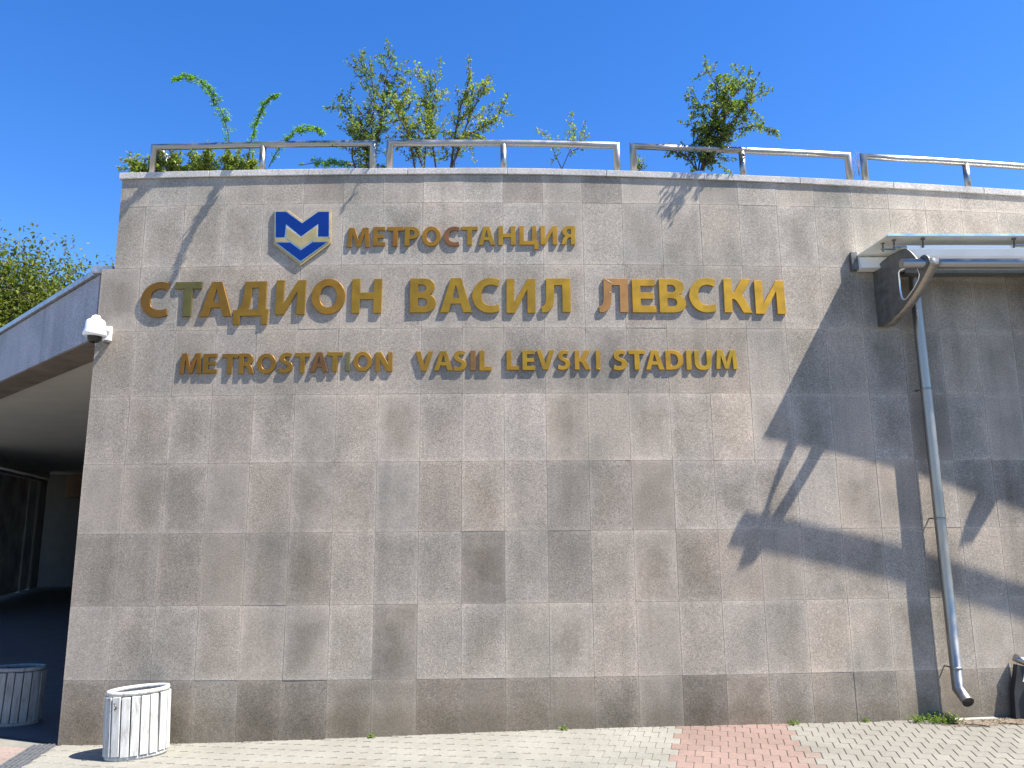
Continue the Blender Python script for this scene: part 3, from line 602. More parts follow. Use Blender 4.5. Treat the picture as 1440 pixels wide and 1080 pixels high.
# scratch on the coppery letter
SCR = paint("bare_scratch", (0.75, 0.68, 0.5), 0.4, 0.1, 20)
cop = [o for o in C.objects if o.get("label", "").startswith("large coppery")][0]
mwi = cop.matrix_basis.inverted()
link("scratch_mark", tube_mesh("scratch_mark", [mwi @ W(1.00, 0.0195, 3.885), mwi @ W(1.03, 0.0195, 3.868), mwi @ W(1.065, 0.0195, 3.845)], 0.0018, 6), SCR, cop)
link("scratch_mark", tube_mesh("scratch_mark", [mwi @ W(1.035, 0.0195, 3.765), mwi @ W(1.06, 0.0195, 3.748)], 0.0015, 6), SCR, cop)
# emblem
em = thing("metro_emblem", "blue and pale gold shield-shaped emblem with a folded M, left of the top line", "emblem", None, frame(-2.0, 0, 4.2))
def inset(poly, d):
    n = len(poly); out = []
    area = sum(poly[i][0] * poly[(i + 1) % n][1] - poly[(i + 1) % n][0] * poly[i][1] for i in range(n)); sg = 1 if area > 0 else -1
    for i in range(n):
        p0, p1, p2 = Vector(poly[i - 1]), Vector(poly[i]), Vector(poly[(i + 1) % n])
        a = (p1 - p0).normalized(); b = (p2 - p1).normalized(); na = Vector((-a.y, a.x)) * sg; nb = Vector((-b.y, b.x)) * sg
        m_ = (na + nb); m_ = m_ / max(0.3, m_.dot(na)); out.append(tuple(p1 + m_ * d))
    return out
link("rim_plate", prism_mesh("rim_plate", EMB['rim'], -0.001, -0.018, bev=0.002), PALEG, em)
for nm, key in (("blue_letter_m", 'blue'), ("blue_chevron", 'low')):
    link("edge_strip", prism_mesh("edge_strip", inset(EMB[key], -0.0075), -0.018, -0.024), CHROME, em)
    link(nm, prism_mesh(nm, EMB[key], -0.020, -0.026, bev=0.001), BLUE, em)
link("edge_strip", prism_mesh("edge_strip", inset(EMB['chev'], -0.0075), -0.018, -0.0265), CHROME, em)
link("gold_chevron", prism_mesh("gold_chevron", EMB['chev'], -0.020, -0.0285, bev=0.001), PALEG, em)
for k_ in ('band', 'band2'): link("gold_bar", prism_mesh("gold_bar", EMB[k_], -0.020, -0.0262), PALEG, em)
# ---------------------------------------------------------------- steel canopy on the right
can = thing("entrance_canopy", "stainless steel canopy with curved bracket and round tube high on the right", "canopy", None, Matrix.Translation((3.4, 6.8, EZ + 2.3)))
CI = can.matrix_basis.inverted(); CX1 = 9.2
def cbox(nm, x0, x1, y0, y1, z0, z1, mat, bev=0.003):
    return link(nm, box_mesh(nm, x0, x1, y0, y1, z0 + EZ, z1 + EZ, bev, 2, None), mat, can, CI.copy())
bm = bmesh.new()
pl = [(3.455, 6.346, 2.492), (CX1, 6.346, 2.492)] + [(x_, WD + RC - math.sqrt(RC ** 2 - x_ ** 2) - 0.006, 2.454) for x_ in [CX1 - (CX1 - 3.375) * q / 12 for q in range(13)]]
vs = [bm.verts.new((x, y, z + EZ)) for x, y, z in pl]; vt = [bm.verts.new((x, y, z + EZ + 0.009)) for x, y, z in pl]
bm.faces.new(vs[::-1]); bm.faces.new(vt)
for i in range(len(pl)): bm.faces.new((vs[i], vs[(i + 1) % len(pl)], vt[(i + 1) % len(pl)], vt[i]))
bmesh.ops.recalc_face_normals(bm, faces=bm.faces)
link("roof_sheet", mesh_of(bm, "roof_sheet"), PLATE, can, CI.copy())
cbox("front_edge_strip", 3.45, CX1, 6.338, 6.350, 2.486, 2.508, STEELB)
# rear beam with a face leaning forward
bm = bmesh.new(); add_prism(bm, [(6.815, 2.448 + EZ), (6.755, 2.440 + EZ), (6.715, 2.325 + EZ), (6.815, 2.318 + EZ)], 0, CX1 - 3.39, Matrix(((0, 1, 0, 3.39), (1, 0, 0, 0), (0, 0, 1, 0), (0, 0, 0, 1))))
bmesh.ops.recalc_face_normals(bm, faces=bm.faces); link("rear_beam", mesh_of(bm, "rear_beam"), BEAMW, can, CI.copy())
cbox("end_plate", 3.325, 3.387, 6.775, 6.818, 2.325, 2.50, STEELD)
cbox("rear_gutter", 3.72, CX1, 6.60, 6.72, 2.235, 2.262, STEELD)
# bright front beam: rolled sheet
pr_ = [(6.44, 2.440), (6.418, 2.432), (6.420, 2.405), (6.445, 2.330), (6.47, 2.318), (6.52, 2.320), (6.525, 2.438)]
bm = bmesh.new(); add_prism(bm, [(y, z + EZ) for y, z in pr_], 0, CX1 - 3.70, Matrix(((0, 1, 0, 3.66), (1, 0, 0, 0), (0, 0, 1, 0), (0, 0, 0, 1))))
bmesh.ops.recalc_face_normals(bm, faces=bm.faces); bmesh.ops.bevel(bm, geom=[e for e in bm.edges if abs((e.verts[0].co - e.verts[1].co).x) > 1], offset=0.008, segments=3, affect='EDGES')
link("front_beam", smooth(mesh_of(bm, "front_beam"), False), BEAMW, can, CI.copy())
link("round_tube", tube_mesh("round_tube", [(3.475, 6.206, 2.185 + EZ), (CX1, 6.206, 2.185 + EZ)], 0.041, 28), STEEL, can, CI.copy())
def smooth_line(pts, sub=5):
    P_ = [Vector(p) for p in pts]; out = []
    for i in range(len(P_) - 1):
        p1, p2 = P_[i], P_[i + 1]; p0 = P_[i - 1] if i else p1 * 2 - p2; p3 = P_[i + 2] if i + 2 < len(P_) else p2 * 2 - p1
        for s in range(sub):
            t = s / sub; out.append(tuple(0.5 * ((2 * p1) + (p2 - p0) * t + (2 * p0 - 5 * p1 + 4 * p2 - p3) * t * t + (3 * p1 - p0 - 3 * p2 + p3) * t ** 3)))
    out.append(tuple(P_[-1])); return out
low = smooth_line([(0.0, 1.79), (0.10, 1.785), (0.20, 1.815), (0.36, 1.885), (0.52, 1.985), (0.64, 2.085), (0.715, 2.155)])
ring = [(0.652 + 0.070 * math.cos(a), 2.184 + 0.070 * math.sin(a)) for a in [math.radians(-10 + 15 * q) for q in range(11)]]
upper = smooth_line([(0.585, 2.24), (0.55, 2.29), (0.49, 2.36), (0.42, 2.395), (0.24, 2.395), (0.10, 2.365), (0.03, 2.33), (0.0, 2.32)])
prof = low + ring + upper
slot = [(0.35, 2.22), (0.335, 2.20), (0.332, 2.04), (0.345, 1.965), (0.375, 1.935), (0.41, 1.945), (0.50, 2.00), (0.575, 2.065), (0.590, 2.10), (0.578, 2.145), (0.570, 2.20), (0.55, 2.22)][::-1]
hole = el(0.645, 2.185, 0.0415, 0.0415, 24)
side = prism_mesh("side_plate", [(a, b - 2.0) for a, b in prof], 0, 0.012, [[(a, b - 2.0) for a, b in slot], [(a, b - 2.0) for a, b in hole]])
bm = bmesh.new(); fl = low + ring[:3]
A_ = []; B_ = []
for i, (a, b) in enumerate(fl):
    A_.append((bm.verts.new((a, 0.012, b - 2.0)), bm.verts.new((a, 0.095, b - 2.0))))
    c = Vector(fl[min(i + 1, len(fl) - 1)]) - Vector(fl[max(i - 1, 0)]); c.normalize(); nn = Vector((-c.y, c.x)) * 0.008
    B_.append((bm.verts.new((a + nn.x, 0.012, b - 2.0 + nn.y)), bm.verts.new((a + nn.x, 0.095, b - 2.0 + nn.y))))
for i in range(len(fl) - 1):
    for f in ((A_[i][0], A_[i][1], A_[i + 1][1], A_[i + 1][0]), (B_[i][0], B_[i + 1][0], B_[i + 1][1], B_[i][1]), (A_[i][0], A_[i + 1][0], B_[i + 1][0], B_[i][0]), (A_[i][1], B_[i][1], B_[i + 1][1], A_[i + 1][1])):
        q = bm.faces.new(f); q.smooth = True
bmesh.ops.recalc_face_normals(bm, faces=bm.faces); flm = mesh_of(bm, "flange")
slin = tube_mesh("slot_lining", [(a, 0.006, b - 2.0) for a, b in slot] + [(slot[0][0], 0.006, slot[0][1] - 2.0)], 0.008, 8)
collar = lathe_mesh("tube_collar", [(0.042, 0), (0.058, 0), (0.058, 0.05), (0.042, 0.05)], 28, Matrix.Translation((0.645, -0.005, 0.185)) @ Matrix.Rotation(math.radians(-90), 4, 'X'), hollow=True)
wp = box_mesh("wall_plate", -0.002, 0.012, -0.06, 0.12, -0.24, 0.36, 0.002)
for k, bx in enumerate((3.545, 5.46, 7.38)):
    u = Vector((0.17, -0.985, 0)).normalized(); v = Vector((0.985, 0.17, 0)).normalized()
    yy = WD + RC - math.sqrt(RC ** 2 - bx ** 2) - 0.004
    M_ = Matrix((u, v, Vector((0, 0, 1)))).transposed().to_4x4(); M_.translation = (bx, yy, 2.0 + EZ)
    sp_ = link("bracket", side, STEELD, can, CI @ M_)  # unlit bracket face: its shade is put into the dark steel colour
    link("flange", flm, BRONZE, sp_); link("slot_lining", slin, STEELB, sp_); link("tube_collar", collar, STEELD, sp_)
# spider bolts carrying the sheet
bolt = lathe_mesh("bolt", [(0.007, -0.085), (0.007, -0.018), (0.016, -0.016), (0.019, -0.002), (0.019, 0.0), (0.004, 0.001)], 12)
for bx, by in ((3.49, 6.50), (3.555, 6.43), (3.80, 6.40), (4.62, 6.40), (4.80, 6.40), (5.62, 6.40), (5.8, 6.4), (6.6, 6.4), (7.5, 6.4)):
    link("bolt", bolt, STEELD, can, CI @ Matrix.Translation((bx, by, EZ + 2.490)) @ Matrix.Rotation(0.12, 4, 'X'))
for x0, x1, y in ((3.47, 3.60, 6.50), (3.545, 3.83, 6.43), (4.62, 4.82, 6.40), (5.60, 5.83, 6.40)):
    cbox("support_bar", x0, x1, y - 0.008, y + 0.008, 2.418, 2.430, STEEL, 0.001)

# ---------------------------------------------------------------- downpipe
dp = thing("downpipe", "long round steel rainwater downpipe running down the wall from the canopy to an open elbow", "downpipe", None, Matrix.Translation(W(3.90, 0.1, 0)))
DI = dp.matrix_basis.inverted(); PS = 3.885
link("pipe", tube_mesh("pipe", [W(PS, .10, EZ + 2.25), W(PS, .10, EZ - 0.30), W(PS, .10, EZ - 1.375), W(PS - 0.015, .235, EZ - 1.455)], 0.047, 26, False), PIPE, dp, DI.copy())
link("mouth_shade_plug", tube_mesh("mouth_shade_plug", [W(PS - 0.007, .165, EZ - 1.4135), W(PS - 0.0148, .233, EZ - 1.4538)], 0.044, 24, True), BLACKG, dp, DI.copy())  # black plug standing for the shade inside the open outlet
for z in (1.19, 0.04, -1.205):
    link("wall_rod", tube_mesh("wall_rod", [W(PS - 0.035, -0.004, EZ + z), W(PS - 0.035, 0.085, EZ + z)], 0.0065, 10), STEELD, dp, DI.copy())
    link("pipe_clamp", lathe_mesh("pipe_clamp", [(0.0472, -0.009), (0.0492, -0.009), (0.0492, 0.009), (0.0472, 0.009)], 28, Matrix.Translation(W(PS, .10, EZ + z))), PIPE, dp, DI.copy())

# ---------------------------------------------------------------- security camera
sc_ = thing("security_camera", "white dome security camera on a short arm at the left end of the wall", "camera", None, frame(-3.525, 0, EZ + 1.74) @ Matrix.Scale(0.9, 4))
link("wall_mount", box_mesh("wall_mount", -0.03, 0.06, -0.022, 0, -0.075, 0.075, 0.006, 2), WHITEP, sc_)
link("arm", tube_mesh("arm", [(0.015, -0.015, 0.015), (0.01, -0.09, 0.045), (0.0, -0.17, 0.098), (0, -0.20, 0.100)], [0.030, 0.030, 0.032, 0.03], 16), WHITEP, sc_)
Mh = Matrix.Translation((0, -0.20, 0.015))
link("housing", lathe_mesh("housing", [(0.012, 0.128), (0.036, 0.118), (0.045, 0.090), (0.078, 0.072), (0.088, 0.055), (0.094, -0.02), (0.106, -0.055), (0.106, -0.078), (0.092, -0.088), (0.070, -0.09)], 36, Mh), WHITEP, sc_)
link("dome", lathe_mesh("dome", [(0.074, -0.088)] + [(0.072 * math.cos(a), -0.09 - 0.066 * math.sin(a)) for a in [math.radians(10 * q) for q in range(0, 9)]], 32, Mh), BLACKG, sc_)
link("mount_bracket", box_mesh("mount_bracket", 0.005, 0.05, -0.05, -0.002, -0.098, -0.070, 0.004), STEELD, sc_)

# ---------------------------------------------------------------- trash bins
def trash_bin(label, loc, rot, tilt):
    t = thing("trash_bin", label, "trash bin", "slatted oval litter bins by the wall", Matrix.Translation(loc) @ Matrix.Rotation(rot, 4, 'Z') @ Matrix.Rotation(tilt, 4, 'Y'))
    a_, b_, Hh = 0.222, 0.135, 0.50
    def P_(th, s=1.0): return Vector((a_ * s * math.cos(th), b_ * s * math.sin(th), 0))
    # equal arc steps round the oval
    K = 720; L_ = [0]; pp = [P_(2 * math.pi * k / K) for k in range(K + 1)]
    for k in range(K): L_.append(L_[-1] + (pp[k + 1] - pp[k]).length)
    n = 17
    for q in range(n):
        s = L_[-1] * (q + 0.5) / n; k = next(i for i in range(K + 1) if L_[i] >= s); th = 2 * math.pi * k / K
        p = P_(th); tn = (pp[min(k + 1, K)] - pp[k - 1]).normalized(); nn = Vector((tn.y, -tn.x, 0))
        wd = L_[-1] / n * 0.5 - 0.0035
        M_ = Matrix((tn, -nn, Vector((0, 0, 1)))).transposed().to_4x4(); M_.translation = p + Vector((0, 0, 0))
        me = box_mesh("slat", -wd, wd, -0.012, 0.012, 0.032 + random.uniform(-0.004, 0.004), Hh - 0.035 + random.uniform(-0.004, 0.004), 0.003, 1)
        link("slat", me, SLAT, t, M_ @ Matrix.Rotation(random.gauss(0, 0.008), 4, 'Y'))
    link("inner_drum", lathe_mesh("inner_drum", [(0.02, 0.05), (0.88, 0.05), (0.88, Hh - 0.035), (0.84, Hh - 0.035), (0.84, 0.07), (0.02, 0.07)], 40, None, a_, b_), paint("drum_grey", (0.10, 0.10, 0.095), 0.8, 0.3, 12), t)
    link("top_rim", lathe_mesh("top_rim", [(0.90, Hh - 0.030), (1.02, Hh - 0.030), (1.03, Hh - 0.012), (1.01, Hh + 0.003), (0.93, Hh + 0.003), (0.90, Hh - 0.008), (0.895, Hh - 0.030)], 48, None, a_, b_, hollow=True), SLAT, t)
    link("base_plinth", lathe_mesh("base_plinth", [(0.3, 0), (1.0, 0), (1.02, 0.02), (0.98, 0.034), (0.3, 0.034)], 48, None, a_, b_), SLAT, t)
    link("hook", tube_mesh("hook", [(-0.165, -0.115, Hh - 0.075), (-0.160, -0.135, Hh - 0.085), (-0.150, -0.137, Hh - 0.105), (-0.162, -0.128, Hh - 0.118)], 0.006, 8), STEELD, t)
    return t
trash_bin("white slatted oval litter bin standing in the sun in front of the wall", Vector((-2.815, 6.475, ground_z(-2.8) + 0.001)), math.radians(24), math.radians(-2.0))
b2 = trash_bin("slatted oval litter bin at the entrance, darkened in colour to stand for shade", Vector((-4.43, 7.56, ground_z(-4.5) + 0.006)), math.radians(12), math.radians(1))
for c_ in b2.children: c_.color = (0.46, 0.465, 0.46, 1)  # shade of the entrance multiplied into the slat colour

# ---------------------------------------------------------------- balustrade end at the right edge
bl = thing("stair_balustrade", "dark panelled balustrade with round steel handrail at the right edge of the picture", "balustrade", None, Matrix.Translation(W(4.50, 0.1, 0)))
BI = bl.matrix_basis.inverted()
link("handrail", tube_mesh("handrail", [W(4.465, 0.045, EZ - 1.145), W(4.53, 0.075, EZ - 1.175), W(4.66, 0.12, EZ - 1.25), W(5.6, 0.14, EZ - 1.40)], 0.032, 18), STEEL, bl, BI.copy())
bm = bmesh.new(); add_prism(bm, [(4.385, -1.66), (4.40, -1.42), (4.46, -1.20), (4.53, -1.215), (4.66, -1.29), (5.6, -1.44), (5.6, -1.66)], 0, 0.02)
for v in bm.verts: v.co = W(v.co.x, 0.035 + v.co.y * 2.5, v.co.z + EZ)
bmesh.ops.recalc_face_normals(bm, faces=bm.faces); link("dark_panel", mesh_of(bm, "dark_panel"), paint("dark_sheet", (0.018, 0.019, 0.022), 0.55, 0.3, 8), bl, BI.copy())
bm = bmesh.new(); add_prism(bm, [(4.44, -1.325), (4.50, -1.325), (4.485, -1.25), (4.478, -1.21), (4.465, -1.26)], 0.145, 0.152)
for v in bm.verts: v.co = W(v.co.x, v.co.y, v.co.z + EZ)
bmesh.ops.recalc_face_normals(bm, faces=bm.faces); link("hanging_tag", mesh_of(bm, "hanging_tag"), PLATE, bl, BI.copy())
link("post", tube_mesh("post", [W(4.60, 0.15, ground_z(4.6)), W(4.60, 0.15, EZ - 1.24)], 0.02, 12), STEELD, bl, BI.copy())

# ---------------------------------------------------------------- entrance portal on the left
P0 = Vector((-3.660, 6.885, 0)); dF = Vector((-0.717, 0.697, 0)).normalized(); nF = Vector((-dF.y, dF.x, 0)); nF = Vector((-0.697, -0.717, 0))
Mf = Matrix((dF, -nF, Vector((0, 0, 1)))).transposed().to_4x4(); Mf.translation = P0
ent = thing("entrance_portal", "shaded underground station entrance with stone clad roof edge, left of the wall", "entrance", None, Matrix.Translation(P0))
EI = ent.matrix_basis.inverted()
k = 0; x = 0.0
while x < 26:
    L_ = 0.78
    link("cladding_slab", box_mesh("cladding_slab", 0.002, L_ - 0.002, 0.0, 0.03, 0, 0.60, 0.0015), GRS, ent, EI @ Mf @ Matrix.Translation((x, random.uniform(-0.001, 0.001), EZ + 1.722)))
    link("flashing", box_mesh("flashing", 0.001, L_ * 1.5 - 0.001, -0.035, 0.34, 0, 0.055, 0.004), FLASH, ent, EI @ Mf @ Matrix.Translation((x * 1.5, 0, EZ + 2.328))) if x * 1.5 < 26 else None
    x += L_; k += 1
link("flashing_end", box_mesh("flashing_end", -0.19, 0.0, -0.02, 0.12, -0.01, 0.062, 0.004), FLASH, ent, EI @ Matrix.Translation((P0.x + 0.13, P0.y - 0.02, EZ + 2.335)))
link("soffit_border", box_mesh("soffit_border", 0, 26, 0.031, 0.36, 0, 0.05), paint("stained_border", (0.20, 0.165, 0.13), 0.85, 0.3, 3), ent, EI @ Mf @ Matrix.Translation((0, 0, EZ + 1.722)))
def slab(nm, pts, z0, z1, mat):
    bm = bmesh.new(); A = [bm.verts.new((p[0], p[1], z0)) for p in pts]; B = [bm.verts.new((p[0], p[1], z1)) for p in pts]
    bm.faces.new(A[::-1]); bm.faces.new(B)
    for i in range(len(pts)): bm.faces.new((A[i], A[(i + 1) % len(pts)], B[(i + 1) % len(pts)], B[i]))
    bmesh.ops.recalc_face_normals(bm, faces=bm.faces); return link(nm, mesh_of(bm, nm), mat, ent, EI.copy())
q0 = P0 + (-nF) * 0.361; q1 = q0 + dF * 26
slab("soffit", [(q0.x, q0.y), (q1.x, q1.y), (q1.x, 30), (-3.30, 30), (-3.30, q0.y)], EZ + 1.752, EZ + 2.30, SOFFIT)
slab("roof_deck", [(q0.x, q0.y), (q1.x, q1.y), (q1.x, 30), (-3.32, 30), (-3.32, q0.y)], EZ + 2.305, EZ + 2.34, FLASH)
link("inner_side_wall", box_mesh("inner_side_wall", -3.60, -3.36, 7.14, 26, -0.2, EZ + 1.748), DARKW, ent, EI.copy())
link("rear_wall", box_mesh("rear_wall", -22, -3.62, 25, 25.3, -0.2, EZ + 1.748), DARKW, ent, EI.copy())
link("sign_box", box_mesh("sign_box", -13.30, -12.6, 24.2, 24.5, EZ + 0.98, EZ + 1.70, 0.01), paint("brown_panel", (0.16, 0.09, 0.055), 0.6, 0.15, 2), ent, EI.copy())
fl_ = link("entrance_floor", None)
bpy.data.objects.remove(fl_)
bm = bmesh.new(); fp = [(-3.635, 6.868), (-12.5, 10.42), (-22, 14), (-22, 25), (-3.6, 25)]  # front edge follows the sun's shadow line; deep shade is in the floor colour
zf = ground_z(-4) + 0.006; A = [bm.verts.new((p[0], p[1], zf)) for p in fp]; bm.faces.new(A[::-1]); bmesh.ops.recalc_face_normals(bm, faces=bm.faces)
o = link("entrance_floor", mesh_of(bm, "entrance_floor"), SHADEFL); tag(o, kind="structure", label="stone floor of the entrance, deep shade put into its colour and outline")
# glazed partition
ga = Vector((-11.2, 16.0, 0)); gb = Vector((-13.62, 23.65, 0)); gd = (gb - ga); GL = gd.length; gd.normalize(); gn = Vector((gd.y, -gd.x, 0))
Mg = Matrix((gd, -gn, Vector((0, 0, 1)))).transposed().to_4x4(); Mg.translation = ga
gp = thing("glass_partition", "tall dark glazed partition with steel frame deep inside the entrance", "glass wall", None, Mg)
zt = EZ + 1.745; FR = paint("grey_frame_metal", (0.42, 0.42, 0.42), 0.5, 0.1, 3)
xs = [0, 3.0, 6.2, GL - 0.85]
for a, b in zip(xs, xs[1:]):
    link("glass_pane", box_mesh("glass_pane", a + 0.03, b - 0.03, -0.012, 0.012, 0.03, zt - 0.36), GLASS, gp)
    link("mullion", box_mesh("mullion", b - 0.03, b + 0.03, -0.05, 0.05, 0.0, zt - 0.36, 0.004), FR, gp)
link("end_panel", box_mesh("end_panel", GL - 0.81, GL, -0.06, 0.06, 0, zt - 0.30, 0.004), FR, gp)
link("top_frame", box_mesh("top_frame", 0, GL, -0.06, 0.06, zt - 0.35, zt - 0.27, 0.004), FR, gp)
link("header", box_mesh("header", 0, GL, -0.10, 0.05, zt - 0.22, zt - 0.01, 0.004), SOFFIT, gp)

# ---------------------------------------------------------------- planting
def leaf_card(bm, p, d, up_, L_, wd):
    """folded pointed leaf: six verts, four triangles"""
    d = d.normalized(); s = d.cross(up_)
    if s.length < 1e-4: s = d.orthogonal()
    s.normalize(); u = s.cross(d)
    a = bm.verts.new(p); t = bm.verts.new(p + d * L_ - u * L_ * 0.10); m_ = bm.verts.new(p + d * L_ * 0.5)
    l = bm.verts.new(p + d * L_ * 0.45 + s * wd * 0.5 + u * wd * 0.22); r = bm.verts.new(p + d * L_ * 0.45 - s * wd * 0.5 + u * wd * 0.22)
    bm.faces.new((a, m_, l)); bm.faces.new((m_, t, l)); bm.faces.new((a, r, m_)); bm.faces.new((m_, r, t))
def rv(s=1.0): return Vector((random.gauss(0, s), random.gauss(0, s), random.gauss(0, s)))
def samp(pts, n):
    P_ = [Vector(p) for p in smooth_line(pts, 4)]; L_ = [0]
    for a, b in zip(P_, P_[1:]): L_.append(L_[-1] + (b - a).length)
    out = []
    for k in range(n):
        s = L_[-1] * (k + random.random()) / n; i = max(j for j in range(len(P_)) if L_[j] <= s); i = min(i, len(P_) - 2)
        f = (s - L_[i]) / max(1e-6, L_[i + 1] - L_[i]); out.append((P_[i].lerp(P_[i + 1], f), (P_[i + 1] - P_[i]).normalized(), s / L_[-1]))
    return out
def bush(name, label, stems, mat, stem_mat, dens=150, spread=0.10, leafL=0.030, t0=0.15, r0=0.010, twigs=9, hips=0, blooms=()):
    base = Vector(stems[0][0]); t = thing(name, label, "bush", None, Matrix.Translation(base))
    I = t.matrix_basis.inverted(); bs = bmesh.new(); bl_ = bmesh.new(); bh = bmesh.new()
    for pts in stems:
        P_ = smooth_line(pts, 4); n = len(P_)
        add_tube(bs, P_, [r0 * (1 - 0.8 * q / (n - 1)) for q in range(n)], 6)
        ln = sum((Vector(b) - Vector(a)).length for a, b in zip(pts, pts[1:]))
        for p, d, s in samp(pts, max(3, int(twigs * ln / 0.62))):
            if s < t0: continue
            dirn = (d * 0.6 + rv(0.75) + Vector((0, 0, 0.35))).normalized(); tl = spread * random.uniform(0.5, 1.5) * (1.15 - 0.5 * s)
            e = p + dirn * tl + Vector((0, 0, -0.01)); mid = p.lerp(e, 0.5) + rv(0.006)
            add_tube(bs, [p, mid, e], [r0 * 0.28, r0 * 0.2, r0 * 0.1], 4, False)
            for k in range(int(dens * tl * 1.3 * random.uniform(0.5, 1.5)) + 8):
                q = p.lerp(e, random.uniform(0.15, 1.12)) + rv(0.012); ld = (dirn + rv(0.8) + Vector((0, 0, -0.15)))
                leaf_card(bl_, q, ld, Vector((0, 0, 1)) + rv(0.5), leafL * random.uniform(0.7, 1.35), leafL * random.uniform(0.5, 0.72))
            if random.random() < hips: bmesh.ops.create_icosphere(bh, subdivisions=1, radius=random.uniform(0.006, 0.009), matrix=Matrix.Translation(e + rv(0.01)))
    link("stems", mesh_of(bs, "stems"), stem_mat, t, I.copy())
    link("foliage", mesh_of(bl_, "foliage"), mat, t, I.copy())
    if len(bh.verts): tag(link("hips", mesh_of(bh, "hips"), HIP, t, I.copy()), kind="stuff")
    for bp in blooms:
        bb = bmesh.new()
        for q in range(16):
            a = q * 2.4; r = 0.006 + 0.0016 * q
            leaf_card(bb, Vector(bp) + Vector((math.cos(a), math.sin(a) * 0.7, 0.4)) * r * 0.5, Vector((math.cos(a), math.sin(a), 0.9 - q * 0.07)), Vector((0, 0, 1)), 0.026, 0.030)
        link("bloom", mesh_of(bb, "bloom"), PETAL, t, I.copy())
    return t
def frond(label, pts, n, mat=None):
    t = thing("leafy_shoot", label, "shoot", "arching leafy shoots growing over the railing", Matrix.Translation(pts[0])); I = t.matrix_basis.inverted()
    bs = bmesh.new(); bl_ = bmesh.new(); P_ = smooth_line(pts, 5); k = len(P_)
    add_tube(bs, P_, [0.006 * (1 - 0.8 * q / (k - 1)) for q in range(k)], 6)
    for p, d, s in samp(pts, n):
        if random.random() > 0.12 + 0.95 * s: continue
        sd2 = d.cross(Vector((0, -1, 0.3))).normalized() * random.choice((-1, 1)); ln = 0.060 * random.uniform(0.35, 1.35) * (0.45 + 0.6 * math.sin(math.pi * min(1, 0.25 + s * 0.8)))
        dirn = (sd2 * 0.9 + d * 0.45 + rv(0.35)).normalized()
        for q in range(9):
            f = (q + 0.5) / 9; b = p + dirn * ln * f
            leaf_card(bl_, b, dirn.cross(Vector((0, 1, 0))) * (1 if q % 2 else -1) + dirn * 0.6 + rv(0.3), Vector((0, -0.5, 1)) + rv(0.3), 0.026 * random.uniform(0.7, 1.2), 0.016)
    link("stem", mesh_of(bs, "stem"), STEMG, t, I.copy()); link("foliage", mesh_of(bl_, "foliage"), mat or LEAFB, t, I.copy())
frond("tall arching leafy shoot, leftmost above the railing, its tip bent over to the left", STEMS['frond1'], 210)
frond("short upright leafy shoot curling right at its tip, second from the left", STEMS['frond2'], 150)
frond("low arching leafy shoot, bright tip just above the railing, left of the rose clump", STEMS['frond3'], 150)
frond("almost level leafy shoot lying low on the coping behind the railing", STEMS['frond4'], 120)
low_st = []
for x0, z1_, dx in [(-3.42, .24, -.10), (-3.35, .17, -.12), (-3.25, .26, -.02), (-3.15, .28, .03), (-3.05, .26, -.05), (-2.95, .3, .04), (-2.85, .27, .06), (-2.75, .3, -.04), (-2.65, .27, .05), (-2.55, .26, .02), (-2.45, .28, .06), (-2.35, .22, -.03)]:
    zb = cop_z(0) + 0.02; low_st.append([(x0, 7.08, zb), (x0 + dx * .5, 7.05, zb + z1_ * .5), (x0 + dx, 7.0, zb + z1_)])
bush("low_rose_shrub", "low light green rose shrub filling the left end of the planting behind the railing", low_st, LEAF, STEMG, 150, 0.14, 0.030, 0.0, 0.006, 60, 0.1)
bush("rose_bush", "tallest rose bush, leaning slender stems, left half of the clump above the small top line", [STEMS[k] for k in ('F1', 'F2', 'F3', 'F4', 'F11')], LEAFD, BARK, 92, 0.22, 0.030, 0.0, 0.009, 23, 0.5, [STEMS['frond4'][-1], (-1.36, 6.9, 4.62 + 0.0)])
bush("rose_bush", "middle rose bush of the tall clump with upright bare lower stems", [STEMS[k] for k in ('F5', 'F6', 'F10')], LEAF, BARK, 92, 0.21, 0.030, 0.08, 0.009, 21, 0.4)
bush("rose_bush", "right rose bush of the tall clump with a dark slanting half-bare branch", [STEMS[k] for k in ('F7', 'F8', 'F9')], LEAF, BARK, 88, 0.23, 0.030, 0.10, 0.013, 21, 0.4)
bush("small_rose_bush", "small thin sapling behind the railing between the tall clump and the dense single bush", [STEMS[k] for k in ('G1', 'G2', 'G3')], LEAF, BARK, 110, 0.10, 0.025, 0.2, 0.005, 16, 0.2)
bush("dense_rose_bush", "single dense rose bush leaning right over the third railing bay", [STEMS[k] for k in ('H1', 'H2', 'H3', 'H4', 'H5', 'H6', 'H7', 'H8', 'H9', 'H10')], LEAFD, BARK, 120, 0.16, 0.031, 0.10, 0.009, 22, 0.5)
bush("tiny_sprig", "tiny green sprig low behind the coping at the gap between the middle railings", [STEMS['I1']], LEAF, STEMG, 200, 0.06, 0.022, 0.0, 0.003, 60, 0)
t = thing("dry_grass_tuft", "thin dry grass stalks standing in the gap before the rightmost railing", "grass tuft", None, Matrix.Translation(STEMS['J1'][0])); bm = bmesh.new(); I = t.matrix_basis.inverted()
for q in range(9):
    b = Vector(STEMS['J1'][0]) + rv(0.02); h = random.uniform(0.15, 0.30); add_tube(bm, [b, b + Vector((random.gauss(0, .01), 0, h * .6)), b + Vector((random.gauss(0, .03), -0.01, h))], [0.0016, 0.0013, 0.0008], 4, False)
    for s in range(6): leaf_card(bm, b + Vector((0, 0, h * random.uniform(.4, 1))), rv(1), Vector((0, 0, 1)), 0.016, 0.004)
link("stalks", mesh_of(bm, "stalks"), GRASSDRY, t, I)
